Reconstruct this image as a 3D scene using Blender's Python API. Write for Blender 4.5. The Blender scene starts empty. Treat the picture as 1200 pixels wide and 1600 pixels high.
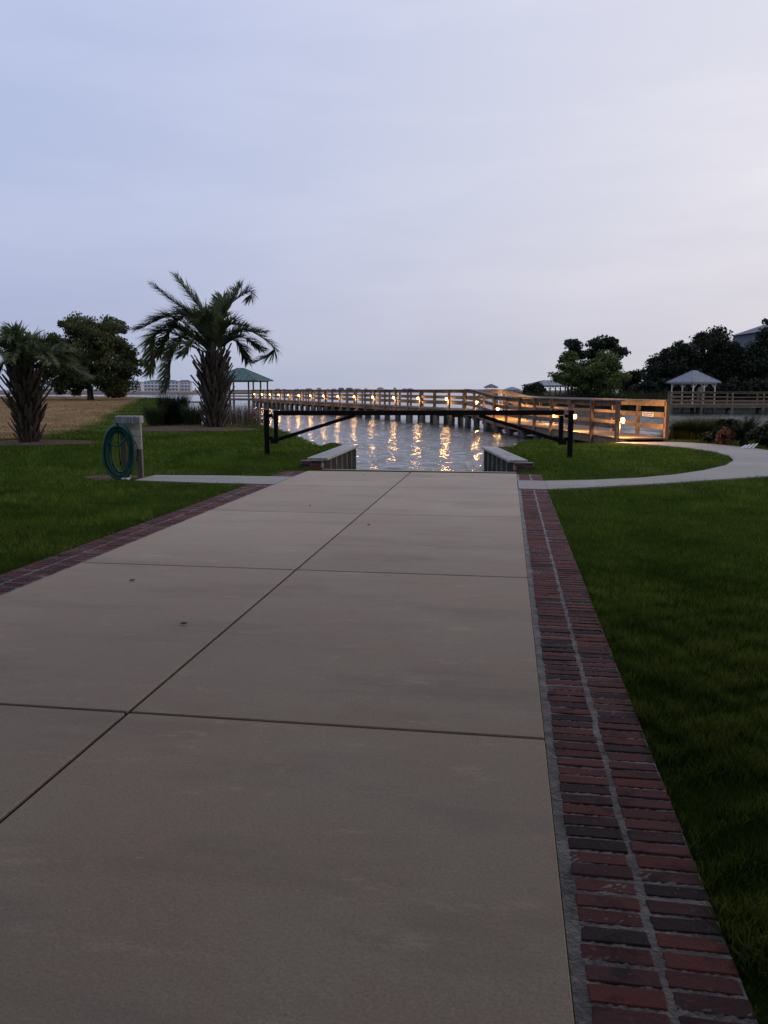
import bpy, bmesh, math, random
import numpy as np
from mathutils import Vector, Matrix, Euler
random.seed(7); RNG = np.random.default_rng(7)
sc = bpy.context.scene
col = sc.collection
R = math.radians

# ------------------------------------------------------------------ camera, sky, sun
# X across the driveway (right +), Y along it towards the water, Z up, metres; driveway surface is z = 0
CAMH = 1.55
PITCH = R(8.69); YAW = R(8.68)
cd = bpy.data.cameras.new('camera'); cam = bpy.data.objects.new('camera', cd); col.objects.link(cam)
cam.location = (0, 0, CAMH)
cam.rotation_euler = (R(90) - PITCH, 0, YAW)
cd.sensor_fit = 'VERTICAL'; cd.sensor_height = 36.0; cd.lens = 36.0 * 1250 / 1600
cd.clip_start = 0.05; cd.clip_end = 9000
sc.camera = cam

w = bpy.data.worlds.new('World'); sc.world = w; w.use_nodes = True
nt = w.node_tree; nt.nodes.clear()
SUN_AZ = R(62)          # sunset glow to the right of the driveway axis (clockwise from +Y)
SUN_EL = R(4)
def N(t, k, **kw):
    n = t.nodes.new(k)
    for a, b in kw.items(): setattr(n, a, b)
    return n
sky = N(nt, 'ShaderNodeTexSky', sky_type='NISHITA'); sky.sun_disc = False
sky.sun_elevation = SUN_EL; sky.sun_rotation = SUN_AZ; sky.dust_density = 1.0; sky.air_density = 1.0
tc = N(nt, 'ShaderNodeTexCoord')
sep = N(nt, 'ShaderNodeSeparateXYZ'); nt.links.new(tc.outputs['Generated'], sep.inputs[0])
ramp = N(nt, 'ShaderNodeValToRGB'); nt.links.new(sep.outputs['Z'], ramp.inputs[0])
cr = ramp.color_ramp
cr.elements[0].position = 0.0; cr.elements[0].color = (0.375, 0.435, 0.600, 1)
cr.elements[1].position = 1.0; cr.elements[1].color = (0.46, 0.54, 0.78, 1)
for p_, c_ in ((0.08, (0.430, 0.478, 0.672, 1)), (0.22, (0.475, 0.540, 0.755, 1)), (0.40, (0.480, 0.550, 0.785, 1))):
    e = cr.elements.new(p_); e.color = c_
# thin cloud sheets, a little warmer towards the sunset
mp = N(nt, 'ShaderNodeMapping'); mp.inputs['Scale'].default_value = (1.0, 1.0, 5.0)
nt.links.new(tc.outputs['Generated'], mp.inputs[0])
nz = N(nt, 'ShaderNodeTexNoise'); nz.inputs['Scale'].default_value = 2.6; nz.inputs['Detail'].default_value = 5; nz.inputs['Roughness'].default_value = .55
nt.links.new(mp.outputs[0], nz.inputs['Vector'])
cl = N(nt, 'ShaderNodeValToRGB'); cl.color_ramp.elements[0].position = .38; cl.color_ramp.elements[1].position = .68
cl.color_ramp.elements[0].color = (.955, .96, .975, 1); cl.color_ramp.elements[1].color = (1.06, 1.045, 1.03, 1)
nt.links.new(nz.outputs['Fac'], cl.inputs[0])
mul = N(nt, 'ShaderNodeMixRGB', blend_type='MULTIPLY'); mul.inputs[0].default_value = 1
nt.links.new(ramp.outputs[0], mul.inputs[1]); nt.links.new(cl.outputs[0], mul.inputs[2])
dotn = N(nt, 'ShaderNodeVectorMath', operation='DOT_PRODUCT'); nt.links.new(tc.outputs['Generated'], dotn.inputs[0])
dotn.inputs[1].default_value = (math.sin(SUN_AZ), math.cos(SUN_AZ), 0.08)
gr = N(nt, 'ShaderNodeMapRange'); gr.inputs['From Min'].default_value = -.1; gr.inputs['From Max'].default_value = 1.0
gr.interpolation_type = 'SMOOTHSTEP'; nt.links.new(dotn.outputs['Value'], gr.inputs[0])
warm = N(nt, 'ShaderNodeMixRGB', blend_type='MULTIPLY'); warm.inputs[2].default_value = (1.72, 1.46, 1.10, 1)
nt.links.new(gr.outputs[0], warm.inputs[0]); nt.links.new(mul.outputs[0], warm.inputs[1])
tens = N(nt, 'ShaderNodeVectorMath', operation='SCALE'); tens.inputs['Scale'].default_value = 10.7
nt.links.new(warm.outputs[0], tens.inputs[0])
mixs = N(nt, 'ShaderNodeMixRGB'); mixs.inputs[0].default_value = .06
nt.links.new(tens.outputs[0], mixs.inputs[1]); nt.links.new(sky.outputs[0], mixs.inputs[2])
bg = N(nt, 'ShaderNodeBackground'); bg.inputs['Strength'].default_value = 0.1
nt.links.new(mixs.outputs[0], bg.inputs['Color'])
wo = N(nt, 'ShaderNodeOutputWorld'); nt.links.new(bg.outputs[0], wo.inputs['Surface'])

sl = bpy.data.lights.new('sun', 'SUN'); sl.energy = 0.22; sl.angle = R(30); sl.color = (1.0, 0.80, 0.66)
so = bpy.data.objects.new('sun', sl); col.objects.link(so)
so.rotation_euler = Vector((-math.sin(SUN_AZ) * math.cos(R(12)), -math.cos(SUN_AZ) * math.cos(R(12)), -math.sin(R(12)))).to_track_quat('-Z', 'Y').to_euler()
sc.view_settings.view_transform = 'Standard'; sc.view_settings.look = 'None'
sc.view_settings.exposure = 0.0; sc.view_settings.gamma = 1.0
sc.view_settings.use_curve_mapping = False

# ------------------------------------------------------------------ plan helpers
CA, SA = math.cos(YAW), math.sin(YAW)
RIGHT = Vector((CA, SA, 0)); FWD = Vector((-SA, CA, 0))
def K(px, D):
    """plan point D metres out along the heading, on the bearing of image column px"""
    L = (px - 600) / 1264.4 * D
    return Vector((L * CA - D * SA, L * SA + D * CA, 0))
def V3(p, z): return Vector((p[0], p[1], z))
def smooth(a, b, x):
    t = np.clip((np.asarray(x, float) - a) / (b - a), 0, 1); return t * t * (3 - 2 * t)

# ------------------------------------------------------------------ object helpers
def tag(o, label=None, cat=None, group=None, kind=None):
    if label: o['label'] = label
    if cat: o['category'] = cat
    if group: o['group'] = group
    if kind: o['kind'] = kind
    return o
def link(name, me, parent=None, M=None):
    o = bpy.data.objects.new(name, me); col.objects.link(o)
    if parent is not None:
        o.parent = parent; o.matrix_parent_inverse = PINV[parent.name]
    if M is not None: o.matrix_basis = M
    return o
PINV = {}
def regp(o, M=None):
    """remember the inverse of an object's world matrix so children can be given in world space"""
    PINV[o.name] = (M if M is not None else Matrix.Identity(4)).inverted(); return o
def empty(name, loc, label, cat, group=None, kind=None):
    o = bpy.data.objects.new(name, None); col.objects.link(o); o.location = loc; o.empty_display_size = .2
    regp(o, Matrix.Translation(Vector(loc))); return tag(o, label, cat, group, kind)

class MB:
    def __init__(s): s.v = []; s.f = []
    def quadbox(s, c8):
        n = len(s.v); s.v += [tuple(c) for c in c8]
        for q in ((0,3,2,1),(4,5,6,7),(0,1,5,4),(1,2,6,5),(2,3,7,6),(3,0,4,7)): s.f.append(tuple(n + i for i in q))
        return s
    def box(s, x0, x1, y0, y1, z0, z1):
        return s.quadbox([(x0,y0,z0),(x1,y0,z0),(x1,y1,z0),(x0,y1,z0),(x0,y0,z1),(x1,y0,z1),(x1,y1,z1),(x0,y1,z1)])
    def bar(s, a, b, wd, ht, up=(0,0,1)):
        """square bar from a to b: wd sideways, ht along up, centred"""
        a = Vector(a); b = Vector(b); d = (b - a).normalized(); u = Vector(up)
        sd = d.cross(u)
        if sd.length < 1e-4: sd = d.cross(Vector((1,0,0)))
        sd.normalize(); u = sd.cross(d).normalized()
        sd *= wd / 2; u *= ht / 2
        return s.quadbox([a-sd-u, a+sd-u, b+sd-u, b-sd-u, a-sd+u, a+sd+u, b+sd+u, b-sd+u])
    def tube(s, pts, rad, n=8, cap=True):
        pts = [Vector(p) for p in pts]
        if not hasattr(rad, '__len__'): rad = [rad] * len(pts)
        base = len(s.v); ref = None
        for i, p in enumerate(pts):
            t = (pts[min(i+1, len(pts)-1)] - pts[max(i-1, 0)])
            t = t.normalized() if t.length > 1e-9 else Vector((0,0,1))
            if ref is None:
                ref = Vector((1,0,0)) if abs(t.x) < .8 else Vector((0,1,0))
            ref = (ref - t * ref.dot(t)).normalized(); bi = t.cross(ref)
            for k in range(n):
                a = 2*math.pi*k/n
                s.v.append(tuple(p + (ref*math.cos(a) + bi*math.sin(a)) * rad[i]))
        for i in range(len(pts)-1):
            for k in range(n):
                a = base+i*n+k; b = base+i*n+(k+1) % n
                s.f.append((a, b, b+n, a+n))
        if cap:
            s.f.append(tuple(base+k for k in reversed(range(n))))
            s.f.append(tuple(base+(len(pts)-1)*n+k for k in range(n)))
        return s
    def mesh(s, name, m, smooth_=False, bevel=0):
        me = bpy.data.meshes.new(name); me.from_pydata(s.v, [], s.f); me.materials.append(m)
        if bevel:
            bm = bmesh.new(); bm.from_mesh(me)
            bmesh.ops.bevel(bm, geom=bm.edges[:], offset=bevel, segments=1, affect='EDGES', profile=.5)
            bm.to_mesh(me); bm.free()
        if smooth_: me.polygons.foreach_set('use_smooth', [True]*len(me.polygons))
        me.update(); return me
    def build(s, name, m, parent=None, smooth_=False, bevel=0):
        return link(name, s.mesh(name, m, smooth_, bevel), parent)

def np_mesh(name, verts, faces, m, var=None, smooth_=False):
    """verts (N,3); faces (M,3) or (M,4) array; var = per-face float attribute"""
    me = bpy.data.meshes.new(name); M, k = faces.shape
    me.vertices.add(len(verts)); me.vertices.foreach_set('co', np.ascontiguousarray(verts, np.float32).ravel())
    me.loops.add(M*k); me.loops.foreach_set('vertex_index', np.ascontiguousarray(faces, np.int32).ravel())
    me.polygons.add(M); me.polygons.foreach_set('loop_start', np.arange(0, M*k, k, dtype=np.int32))
    if var is not None:
        at = me.attributes.new('var', 'FLOAT', 'FACE'); at.data.foreach_set('value', np.ascontiguousarray(var, np.float32))
    me.materials.append(m); me.update(calc_edges=True)
    if smooth_: me.polygons.foreach_set('use_smooth', np.ones(M, bool))
    return me

# ------------------------------------------------------------------ materials
def newmat(name):
    m = bpy.data.materials.new(name); m.use_nodes = True; t = m.node_tree
    return m, t, t.nodes['Principled BSDF']
def lnk(t, a, b): t.links.new(a, b)
def simple(name, c, rough=.7, c2=None, scale=6, stretch=(1,1,1), bump=0, bscale=None, metal=0, objrand=0, spec=.3):
    m, t, b = newmat(name); b.inputs['Roughness'].default_value = rough; b.inputs['Metallic'].default_value = metal
    b.inputs['Specular IOR Level'].default_value = spec
    tcn = N(t, 'ShaderNodeTexCoord'); mpn = N(t, 'ShaderNodeMapping'); mpn.inputs['Scale'].default_value = stretch
    lnk(t, tcn.outputs['Object'], mpn.inputs[0])
    oi = N(t, 'ShaderNodeObjectInfo')
    off = N(t, 'ShaderNodeVectorMath', operation='ADD'); lnk(t, mpn.outputs[0], off.inputs[0])
    sc_ = N(t, 'ShaderNodeVectorMath', operation='SCALE'); sc_.inputs[0].default_value = (31, 17, 23); lnk(t, oi.outputs['Random'], sc_.inputs['Scale'])
    lnk(t, sc_.outputs[0], off.inputs[1])
    nz = N(t, 'ShaderNodeTexNoise'); nz.inputs['Scale'].default_value = scale; nz.inputs['Detail'].default_value = 6; nz.inputs['Roughness'].default_value = .62
    lnk(t, off.outputs[0], nz.inputs['Vector'])
    mx = N(t, 'ShaderNodeMixRGB'); c2 = c2 or tuple(x*.6 for x in c)
    mx.inputs[1].default_value = (*c, 1); mx.inputs[2].default_value = (*c2, 1)
    mr = N(t, 'ShaderNodeMapRange'); mr.inputs['From Min'].default_value = .32; mr.inputs['From Max'].default_value = .68
    lnk(t, nz.outputs['Fac'], mr.inputs[0]); lnk(t, mr.outputs[0], mx.inputs[0])
    out = mx.outputs[0]
    if objrand:
        hs = N(t, 'ShaderNodeHueSaturation'); mr2 = N(t, 'ShaderNodeMapRange'); mr2.inputs['To Min'].default_value = 1-objrand; mr2.inputs['To Max'].default_value = 1+objrand
        lnk(t, oi.outputs['Random'], mr2.inputs[0]); lnk(t, mr2.outputs[0], hs.inputs['Value']); lnk(t, out, hs.inputs['Color']); out = hs.outputs[0]
    lnk(t, out, b.inputs['Base Color'])
    if bump:
        n2 = N(t, 'ShaderNodeTexNoise'); n2.inputs['Scale'].default_value = bscale or scale*4; n2.inputs['Detail'].default_value = 5
        lnk(t, off.outputs[0], n2.inputs['Vector'])
        bp = N(t, 'ShaderNodeBump'); bp.inputs['Strength'].default_value = bump; bp.inputs['Distance'].default_value = .02
        lnk(t, n2.outputs['Fac'], bp.inputs['Height']); lnk(t, bp.outputs[0], b.inputs['Normal'])
    return m
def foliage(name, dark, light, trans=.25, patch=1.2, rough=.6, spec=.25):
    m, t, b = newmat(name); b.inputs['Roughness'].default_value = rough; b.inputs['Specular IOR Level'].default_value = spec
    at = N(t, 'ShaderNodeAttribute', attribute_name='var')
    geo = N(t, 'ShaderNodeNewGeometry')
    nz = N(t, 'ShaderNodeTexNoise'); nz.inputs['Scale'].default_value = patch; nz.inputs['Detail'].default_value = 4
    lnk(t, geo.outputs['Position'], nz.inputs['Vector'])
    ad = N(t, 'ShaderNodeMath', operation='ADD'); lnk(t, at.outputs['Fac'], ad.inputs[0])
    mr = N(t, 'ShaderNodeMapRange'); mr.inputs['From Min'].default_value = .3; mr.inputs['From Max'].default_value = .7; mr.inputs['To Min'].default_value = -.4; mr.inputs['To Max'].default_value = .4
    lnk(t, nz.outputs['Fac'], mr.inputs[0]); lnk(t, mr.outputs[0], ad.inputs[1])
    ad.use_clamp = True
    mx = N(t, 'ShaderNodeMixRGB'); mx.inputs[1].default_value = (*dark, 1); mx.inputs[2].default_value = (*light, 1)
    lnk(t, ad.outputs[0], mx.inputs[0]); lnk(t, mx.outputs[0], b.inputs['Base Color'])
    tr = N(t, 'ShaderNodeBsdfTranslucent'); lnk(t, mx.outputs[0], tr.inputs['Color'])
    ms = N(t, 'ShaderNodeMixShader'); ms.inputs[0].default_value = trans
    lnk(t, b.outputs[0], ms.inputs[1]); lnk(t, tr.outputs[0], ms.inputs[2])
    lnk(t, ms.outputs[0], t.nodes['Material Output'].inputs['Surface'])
    return m

def concrete_mat(name, tone):
    m, t, b = newmat(name); b.inputs['Roughness'].default_value = .85; b.inputs['Specular IOR Level'].default_value = .25
    geo = N(t, 'ShaderNodeNewGeometry')
    def noise(scale, detail=6, rough=.6, stretch=None):
        v = geo.outputs['Position']
        if stretch:
            mpn = N(t, 'ShaderNodeMapping'); mpn.inputs['Scale'].default_value = stretch; mpn.inputs['Rotation'].default_value = (0,0,.06); lnk(t, v, mpn.inputs[0]); v = mpn.outputs[0]
        n = N(t, 'ShaderNodeTexNoise'); n.inputs['Scale'].default_value = scale; n.inputs['Detail'].default_value = detail; n.inputs['Roughness'].default_value = rough
        lnk(t, v, n.inputs['Vector']); return n.outputs['Fac']
    def rng(x, a, b_, c=0, d=1):
        r = N(t, 'ShaderNodeMapRange'); r.inputs['From Min'].default_value = a; r.inputs['From Max'].default_value = b_
        r.inputs['To Min'].default_value = c; r.inputs['To Max'].default_value = d; lnk(t, x, r.inputs[0]); return r.outputs[0]
    def mix(f, a, c, bt='MIX'):
        x = N(t, 'ShaderNodeMixRGB', blend_type=bt); lnk(t, f, x.inputs[0])
        for i, q in ((1, a), (2, c)):
            if isinstance(q, tuple): x.inputs[i].default_value = (*q, 1)
            else: lnk(t, q, x.inputs[i])
        return x.outputs[0]
    r_, g_, b_ = tone
    HS = (.30, 1, 1)                                                                              # brushed across the driveway
    c = mix(rng(noise(.55, 4), .35, .65), (r_, g_, b_), (r_*.83, g_*.84, b_*.87))             # large blotches
    c = mix(rng(noise(1.1, 6), .46, .64, 0, .65), c, (r_*1.03, g_*.89, b_*.86))                  # faint reddish clay stains
    c = mix(rng(noise(1.7, 8, .70, HS), .50, .68, 0, .72), c, (r_*.62, g_*.63, b_*.66))         # trowel and tyre smudges
    c = mix(rng(noise(14, 7, .8), .40, .68, 0, .28), c, (r_*.70, g_*.70, b_*.70))               # mottling
    c = mix(rng(noise(6, 8, .78, HS), .575, .67, 0, .6), c, (r_*1.38, g_*1.36, b_*1.32))         # pale scuffs
    c = mix(rng(noise(40, 5, .8), .60, .68, 0, .5), c, (r_*1.35, g_*1.33, b_*1.3))              # worn sand specks
    c = mix(rng(noise(95, 3, .8), .38, .66, 0, .50), c, (r_*.50, g_*.50, b_*.50))               # sand grain
    vo = N(t, 'ShaderNodeTexVoronoi'); vo.inputs['Scale'].default_value = 26; lnk(t, geo.outputs['Position'], vo.inputs['Vector'])
    c = mix(rng(vo.outputs['Distance'], .05, .09, .55, 0), c, (r_*.3, g_*.3, b_*.3))           # pinholes
    oi = N(t, 'ShaderNodeObjectInfo'); hs = N(t, 'ShaderNodeHueSaturation'); lnk(t, rng(oi.outputs['Random'], 0, 1, .95, 1.05), hs.inputs['Value']); lnk(t, c, hs.inputs['Color'])
    lnk(t, hs.outputs[0], b.inputs['Base Color'])
    bp = N(t, 'ShaderNodeBump'); bp.inputs['Strength'].default_value = .6; bp.inputs['Distance'].default_value = .004
    lnk(t, noise(60, 6, .7), bp.inputs['Height']); lnk(t, bp.outputs[0], b.inputs['Normal'])
    return m

M = {}
M['concrete'] = concrete_mat('driveway_concrete', (.515, .415, .318))
M['walkconc'] = concrete_mat('path_concrete', (.40, .375, .34))
M['joint'] = simple('joint_filler', (.02, .018, .017), .95)
M['mortar'] = simple('mortar', (.36, .345, .32), .95, (.13, .122, .115), 9, bump=.8, bscale=70)
M['bark'] = simple('bark', (.055, .042, .032), .9, (.025, .02, .016), 5, (1,1,.25), .8)
M['palmboot'] = simple('palm_boot', (.125, .098, .076), .85, (.04, .032, .026), 7, (1,1,.3), .5, objrand=.45)
M['palmcore'] = simple('palm_core', (.03, .023, .018), .95, (.012, .009, .008), 8)
M['palmleaf'] = foliage('palm_leaf', (.046, .066, .028), (.21, .245, .115), .25, 2.0, .6, .10)
M['palmrib'] = simple('palm_rib', (.10, .13, .06), .6, (.06, .08, .04))
M['oakleaf'] = foliage('oak_leaf', (.024, .036, .011), (.13, .145, .045), .22, .7)
M['darkleaf'] = foliage('dark_leaf', (.010, .015, .008), (.030, .042, .018), .15, .35)
M['pineleaf'] = foliage('pine_leaf', (.014, .022, .012), (.035, .052, .024), .15, .4)
M['greenleaf'] = foliage('green_leaf', (.05, .075, .02), (.18, .22, .055), .25, .4)
M['shrub'] = foliage('shrub_leaf', (.010, .016, .008), (.035, .052, .02), .15, 1.5)
M['grassclump'] = foliage('grass_clump', (.03, .048, .02), (.11, .145, .06), .2, 1.5)
M['bedgrass'] = foliage('bed_grass', (.020, .032, .009), (.10, .12, .032), .2, 1.2)
M['reed'] = foliage('reed', (.15, .10, .075), (.36, .26, .20), .2, 1.0)
M['orangeleaf'] = foliage('orange_leaf', (.10, .05, .03), (.42, .17, .09), .2, 3)
M['lawn'] = foliage('lawn_grass', (.030, .058, .010), (.215, .27, .048), .3, .9, .8, .08)
M['drygrass'] = foliage('dry_grass', (.17, .108, .056), (.34, .23, .12), .2, .5, .8)
M['wood'] = simple('weathered_wood', (.275, .185, .118), .85, (.13, .09, .062), 5, (1,1,1), .5, objrand=.22)
M['woodgrey'] = simple('grey_wood', (.20, .18, .17), .85, (.10, .09, .085), 6, (1,1,1), .5, objrand=.2)
M['piling'] = simple('piling', (.05, .05, .045), .9, (.20, .20, .17), 3.5, (1,1,.7), .8, objrand=.3)
M['bulkplank'] = simple('bulkhead_plank', (.028, .030, .026), .9, (.012, .013, .012), 6, (1,1,.2), .6, objrand=.3)
M['batten'] = simple('bulkhead_batten', (.34, .33, .30), .85, (.18, .17, .16), 9)
M['cap'] = simple('cap_board', (.46, .44, .42), .8, (.28, .265, .25), 7, (1,1,1), .4)
M['black'] = simple('black_steel', (.005, .005, .0055), .6, (.008, .0075, .007), 12, bump=.15, spec=.12)
M['greenroof'] = simple('green_metal_roof', (.055, .125, .108), .5, (.04, .09, .08), 2, objrand=.06)
M['greyroof'] = simple('grey_metal_roof', (.25, .275, .31), .5, (.18, .20, .235), 2)
M['post'] = simple('old_post', (.22, .185, .155), .85, (.12, .10, .085), 8, (1,1,.25), .6)
M['whiteboard'] = simple('cream_board', (.78, .72, .63), .75, (.62, .57, .49), 6, (1,1,1), .2, objrand=.06)
M['postcap'] = simple('chipped_cap', (.48, .47, .47), .85, (.15, .15, .18), 14, (1,1,.15), .5)
M['hose'] = simple('green_hose', (.010, .100, .075), .42, (.008, .06, .048), 3, spec=.5)
M['hosemetal'] = simple('brass', (.12, .10, .07), .5, metal=.6)
M['white'] = simple('white_paint', (.75, .75, .74), .6, (.6, .6, .6), 5)
M['bluesign'] = simple('blue_ink', (.03, .09, .36), .6)
M['cream'] = simple('pale_stucco', (.74, .73, .74), .8, (.62, .62, .64), .3, objrand=.12)
M['houseblue'] = simple('bluegrey_siding', (.15, .18, .22), .8, (.11, .13, .16), 1)
M['slate'] = simple('dark_roof', (.16, .17, .20), .8, (.12, .125, .15), 1, objrand=.15)
M['glass'] = simple('window_glass', (.05, .06, .08), .15, (.04, .05, .06), spec=.6)
M['marsh'] = simple('marsh', (.17, .115, .085), .95, (.11, .08, .055), .03, (1,1,1))
M['farland'] = simple('far_bank', (.05, .055, .03), .95, (.03, .033, .02), .3)
M['mulch'] = simple('mulch', (.15, .105, .085), .95, (.06, .042, .035), 12, bump=1, bscale=40)
M['deadleaf'] = simple('dead_leaf', (.06, .04, .03), .9)

def brick_mat():
    m, t, b = newmat('brick_clay'); b.inputs['Roughness'].default_value = .88; b.inputs['Specular IOR Level'].default_value = .2
    oi = N(t, 'ShaderNodeObjectInfo'); tcn = N(t, 'ShaderNodeTexCoord')
    cr_ = N(t, 'ShaderNodeValToRGB'); cr_.color_ramp.interpolation = 'CONSTANT'
    cols = [(0, (.050,.034,.036)), (.10, (.170,.055,.050)), (.26, (.130,.050,.048)), (.42, (.155,.060,.054)), (.55, (.095,.046,.046)), (.66, (.185,.062,.054)), (.78, (.115,.052,.051)), (.89, (.070,.042,.044)), (.96, (.150,.050,.046))]
    cr_.color_ramp.elements[0].color = (*cols[0][1], 1); cr_.color_ramp.elements[1].position = cols[1][0]; cr_.color_ramp.elements[1].color = (*cols[1][1], 1)
    for p_, c_ in cols[2:]:
        e = cr_.color_ramp.elements.new(p_); e.color = (*c_, 1)
    lnk(t, oi.outputs['Random'], cr_.inputs[0])
    geo = N(t, 'ShaderNodeNewGeometry')
    def noise(s, d=5):
        n = N(t, 'ShaderNodeTexNoise'); n.inputs['Scale'].default_value = s; n.inputs['Detail'].default_value = d; n.inputs['Roughness'].default_value = .65; lnk(t, geo.outputs['Position'], n.inputs['Vector']); return n.outputs['Fac']
    def mix(x, a, b_, c, lo, hi, f):
        r = N(t, 'ShaderNodeMapRange'); r.inputs['From Min'].default_value = lo; r.inputs['From Max'].default_value = hi; r.inputs['To Max'].default_value = f; lnk(t, x, r.inputs[0])
        k = N(t, 'ShaderNodeMixRGB'); lnk(t, r.outputs[0], k.inputs[0]); lnk(t, a, k.inputs[1]); k.inputs[2].default_value = (*c, 1); return k.outputs[0]
    c = cr_.outputs[0]
    c = mix(noise(7), c, None, (.030, .024, .028), .52, .66, .85)     # kiln-dark ends
    c = mix(noise(45), c, None, (.36, .30, .28), .60, .74, .40)       # lime bloom and mortar smear
    c = mix(noise(120, 3), c, None, (.05, .03, .03), .55, .7, .5)
    lnk(t, c, b.inputs['Base Color'])
    bp = N(t, 'ShaderNodeBump'); bp.inputs['Strength'].default_value = .6; bp.inputs['Distance'].default_value = .006
    lnk(t, noise(55, 6), bp.inputs['Height']); lnk(t, bp.outputs[0], b.inputs['Normal'])
    return m
M['brick'] = brick_mat()

def ground_mat():
    m, t, b = newmat('ground'); b.inputs['Roughness'].default_value = 1; b.inputs['Specular IOR Level'].default_value = 0
    geo = N(t, 'ShaderNodeNewGeometry')
    def noise(s, d=6):
        n = N(t, 'ShaderNodeTexNoise'); n.inputs['Scale'].default_value = s; n.inputs['Detail'].default_value = d; n.inputs['Roughness'].default_value = .65; lnk(t, geo.outputs['Position'], n.inputs['Vector']); return n.outputs['Fac']
    def two(x, a, c, lo=.35, hi=.65):
        r = N(t, 'ShaderNodeMapRange'); r.inputs['From Min'].default_value = lo; r.inputs['From Max'].default_value = hi; lnk(t, x, r.inputs[0])
        k = N(t, 'ShaderNodeMixRGB'); lnk(t, r.outputs[0], k.inputs[0]); k.inputs[1].default_value = (*a, 1); k.inputs[2].default_value = (*c, 1); return k.outputs[0]
    g = two(noise(1.1), (.022, .040, .006), (.045, .075, .010))
    d = two(noise(.35, 8), (.30, .19, .095), (.19, .12, .065))
    mu = two(noise(9), (.19, .13, .10), (.08, .055, .045))
    def blend(attr, a, c):
        at = N(t, 'ShaderNodeAttribute', attribute_name=attr)
        ad = N(t, 'ShaderNodeMath', operation='ADD'); lnk(t, at.outputs['Fac'], ad.inputs[0])
        r0 = N(t, 'ShaderNodeMapRange'); r0.inputs['To Min'].default_value = -.45; r0.inputs['To Max'].default_value = .45; lnk(t, noise(1.5), r0.inputs[0]); lnk(t, r0.outputs[0], ad.inputs[1])
        r = N(t, 'ShaderNodeMapRange'); r.inputs['From Min'].default_value = .38; r.inputs['From Max'].default_value = .62; lnk(t, ad.outputs[0], r.inputs[0])
        k = N(t, 'ShaderNodeMixRGB'); lnk(t, r.outputs[0], k.inputs[0]); lnk(t, a, k.inputs[1]); lnk(t, c, k.inputs[2]); return k.outputs[0]
    c = blend('mulch', blend('dry', g, d), mu)
    lnk(t, c, b.inputs['Base Color'])
    bp = N(t, 'ShaderNodeBump'); bp.inputs['Strength'].default_value = .8; bp.inputs['Distance'].default_value = .04
    lnk(t, noise(9, 8), bp.inputs['Height']); lnk(t, bp.outputs[0], b.inputs['Normal'])
    return m
M['ground'] = ground_mat()

def water_mat():
    m, t, b = newmat('water')
    b.inputs['Base Color'].default_value = (.022, .036, .042, 1); b.inputs['Roughness'].default_value = .06; b.inputs['IOR'].default_value = 1.33
    b.inputs['Specular IOR Level'].default_value = .5
    geo = N(t, 'ShaderNodeNewGeometry')
    mpn = N(t, 'ShaderNodeMapping'); mpn.inputs['Scale'].default_value = (.7, 1.5, 1); mpn.inputs['Rotation'].default_value = (0, 0, R(-18)); lnk(t, geo.outputs['Position'], mpn.inputs[0])
    def noise(s, d, rr):
        n = N(t, 'ShaderNodeTexNoise'); n.inputs['Scale'].default_value = s; n.inputs['Detail'].default_value = d; n.inputs['Roughness'].default_value = rr; lnk(t, mpn.outputs[0], n.inputs['Vector']); return n.outputs['Fac']
    a = noise(1.6, 3, .55); c = noise(6.5, 3, .55)
    b1 = N(t, 'ShaderNodeBump'); b1.inputs['Strength'].default_value = 1; b1.inputs['Distance'].default_value = .05; lnk(t, a, b1.inputs['Height'])
    b2 = N(t, 'ShaderNodeBump'); b2.inputs['Strength'].default_value = 1; b2.inputs['Distance'].default_value = .030; lnk(t, c, b2.inputs['Height']); lnk(t, b1.outputs[0], b2.inputs['Normal'])
    lnk(t, b2.outputs[0], b.inputs['Normal'])
    return m
M['water'] = water_mat()

def emit(name, c, s):
    m, t, b = newmat(name); b.inputs['Base Color'].default_value = (*c, 1); b.inputs['Emission Color'].default_value = (*c, 1); b.inputs['Emission Strength'].default_value = s
    return m
M['bulb'] = emit('lamp_glow', (1.0, .60, .24), 10)

# ------------------------------------------------------------------ terrain
WATER_Z = -0.40; WAVE = .095
LEFT_SHORE = [(-3.75,15.45),(-3.75,19.25),(-4.7,21.2),(-5.9,23.6),(-7.4,26.6),(-9.2,29.0),(-12.0,31.0),(-15,36),(-19,46),(-24,58),(-34,69),(-60,76),(-140,82),(-140,-40),(-3.75,-40)]
RIGHT_SHORE = [(0.2,15.45),(-0.48,19.25),(-0.35,22.3),(0.6,23.9),(1.6,24.9),(3.2,25.9),(5.2,27.6),(8,29.5),(14,30.5),(30,31),(90,30),(90,-40),(0.2,-40)]
LAND = LEFT_SHORE[:-1] + [(90,-40),(90,30)] + [(30,31),(14,30.5),(8,29.5),(5.2,27.6),(3.2,25.9),(1.6,24.9),(0.6,23.9),(-0.35,22.3),(-0.48,19.25),(0.2,15.45)]
def inside(poly, x, y):
    x = np.asarray(x, float); y = np.asarray(y, float); r = np.zeros(x.shape, bool); n = len(poly)
    for i in range(n):
        x0, y0 = poly[i]; x1, y1 = poly[(i+1) % n]
        if y0 == y1: continue
        c = ((y0 > y) != (y1 > y)) & (x < (x1-x0)*(y-y0)/(y1-y0)+x0); r ^= c
    return r
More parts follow.
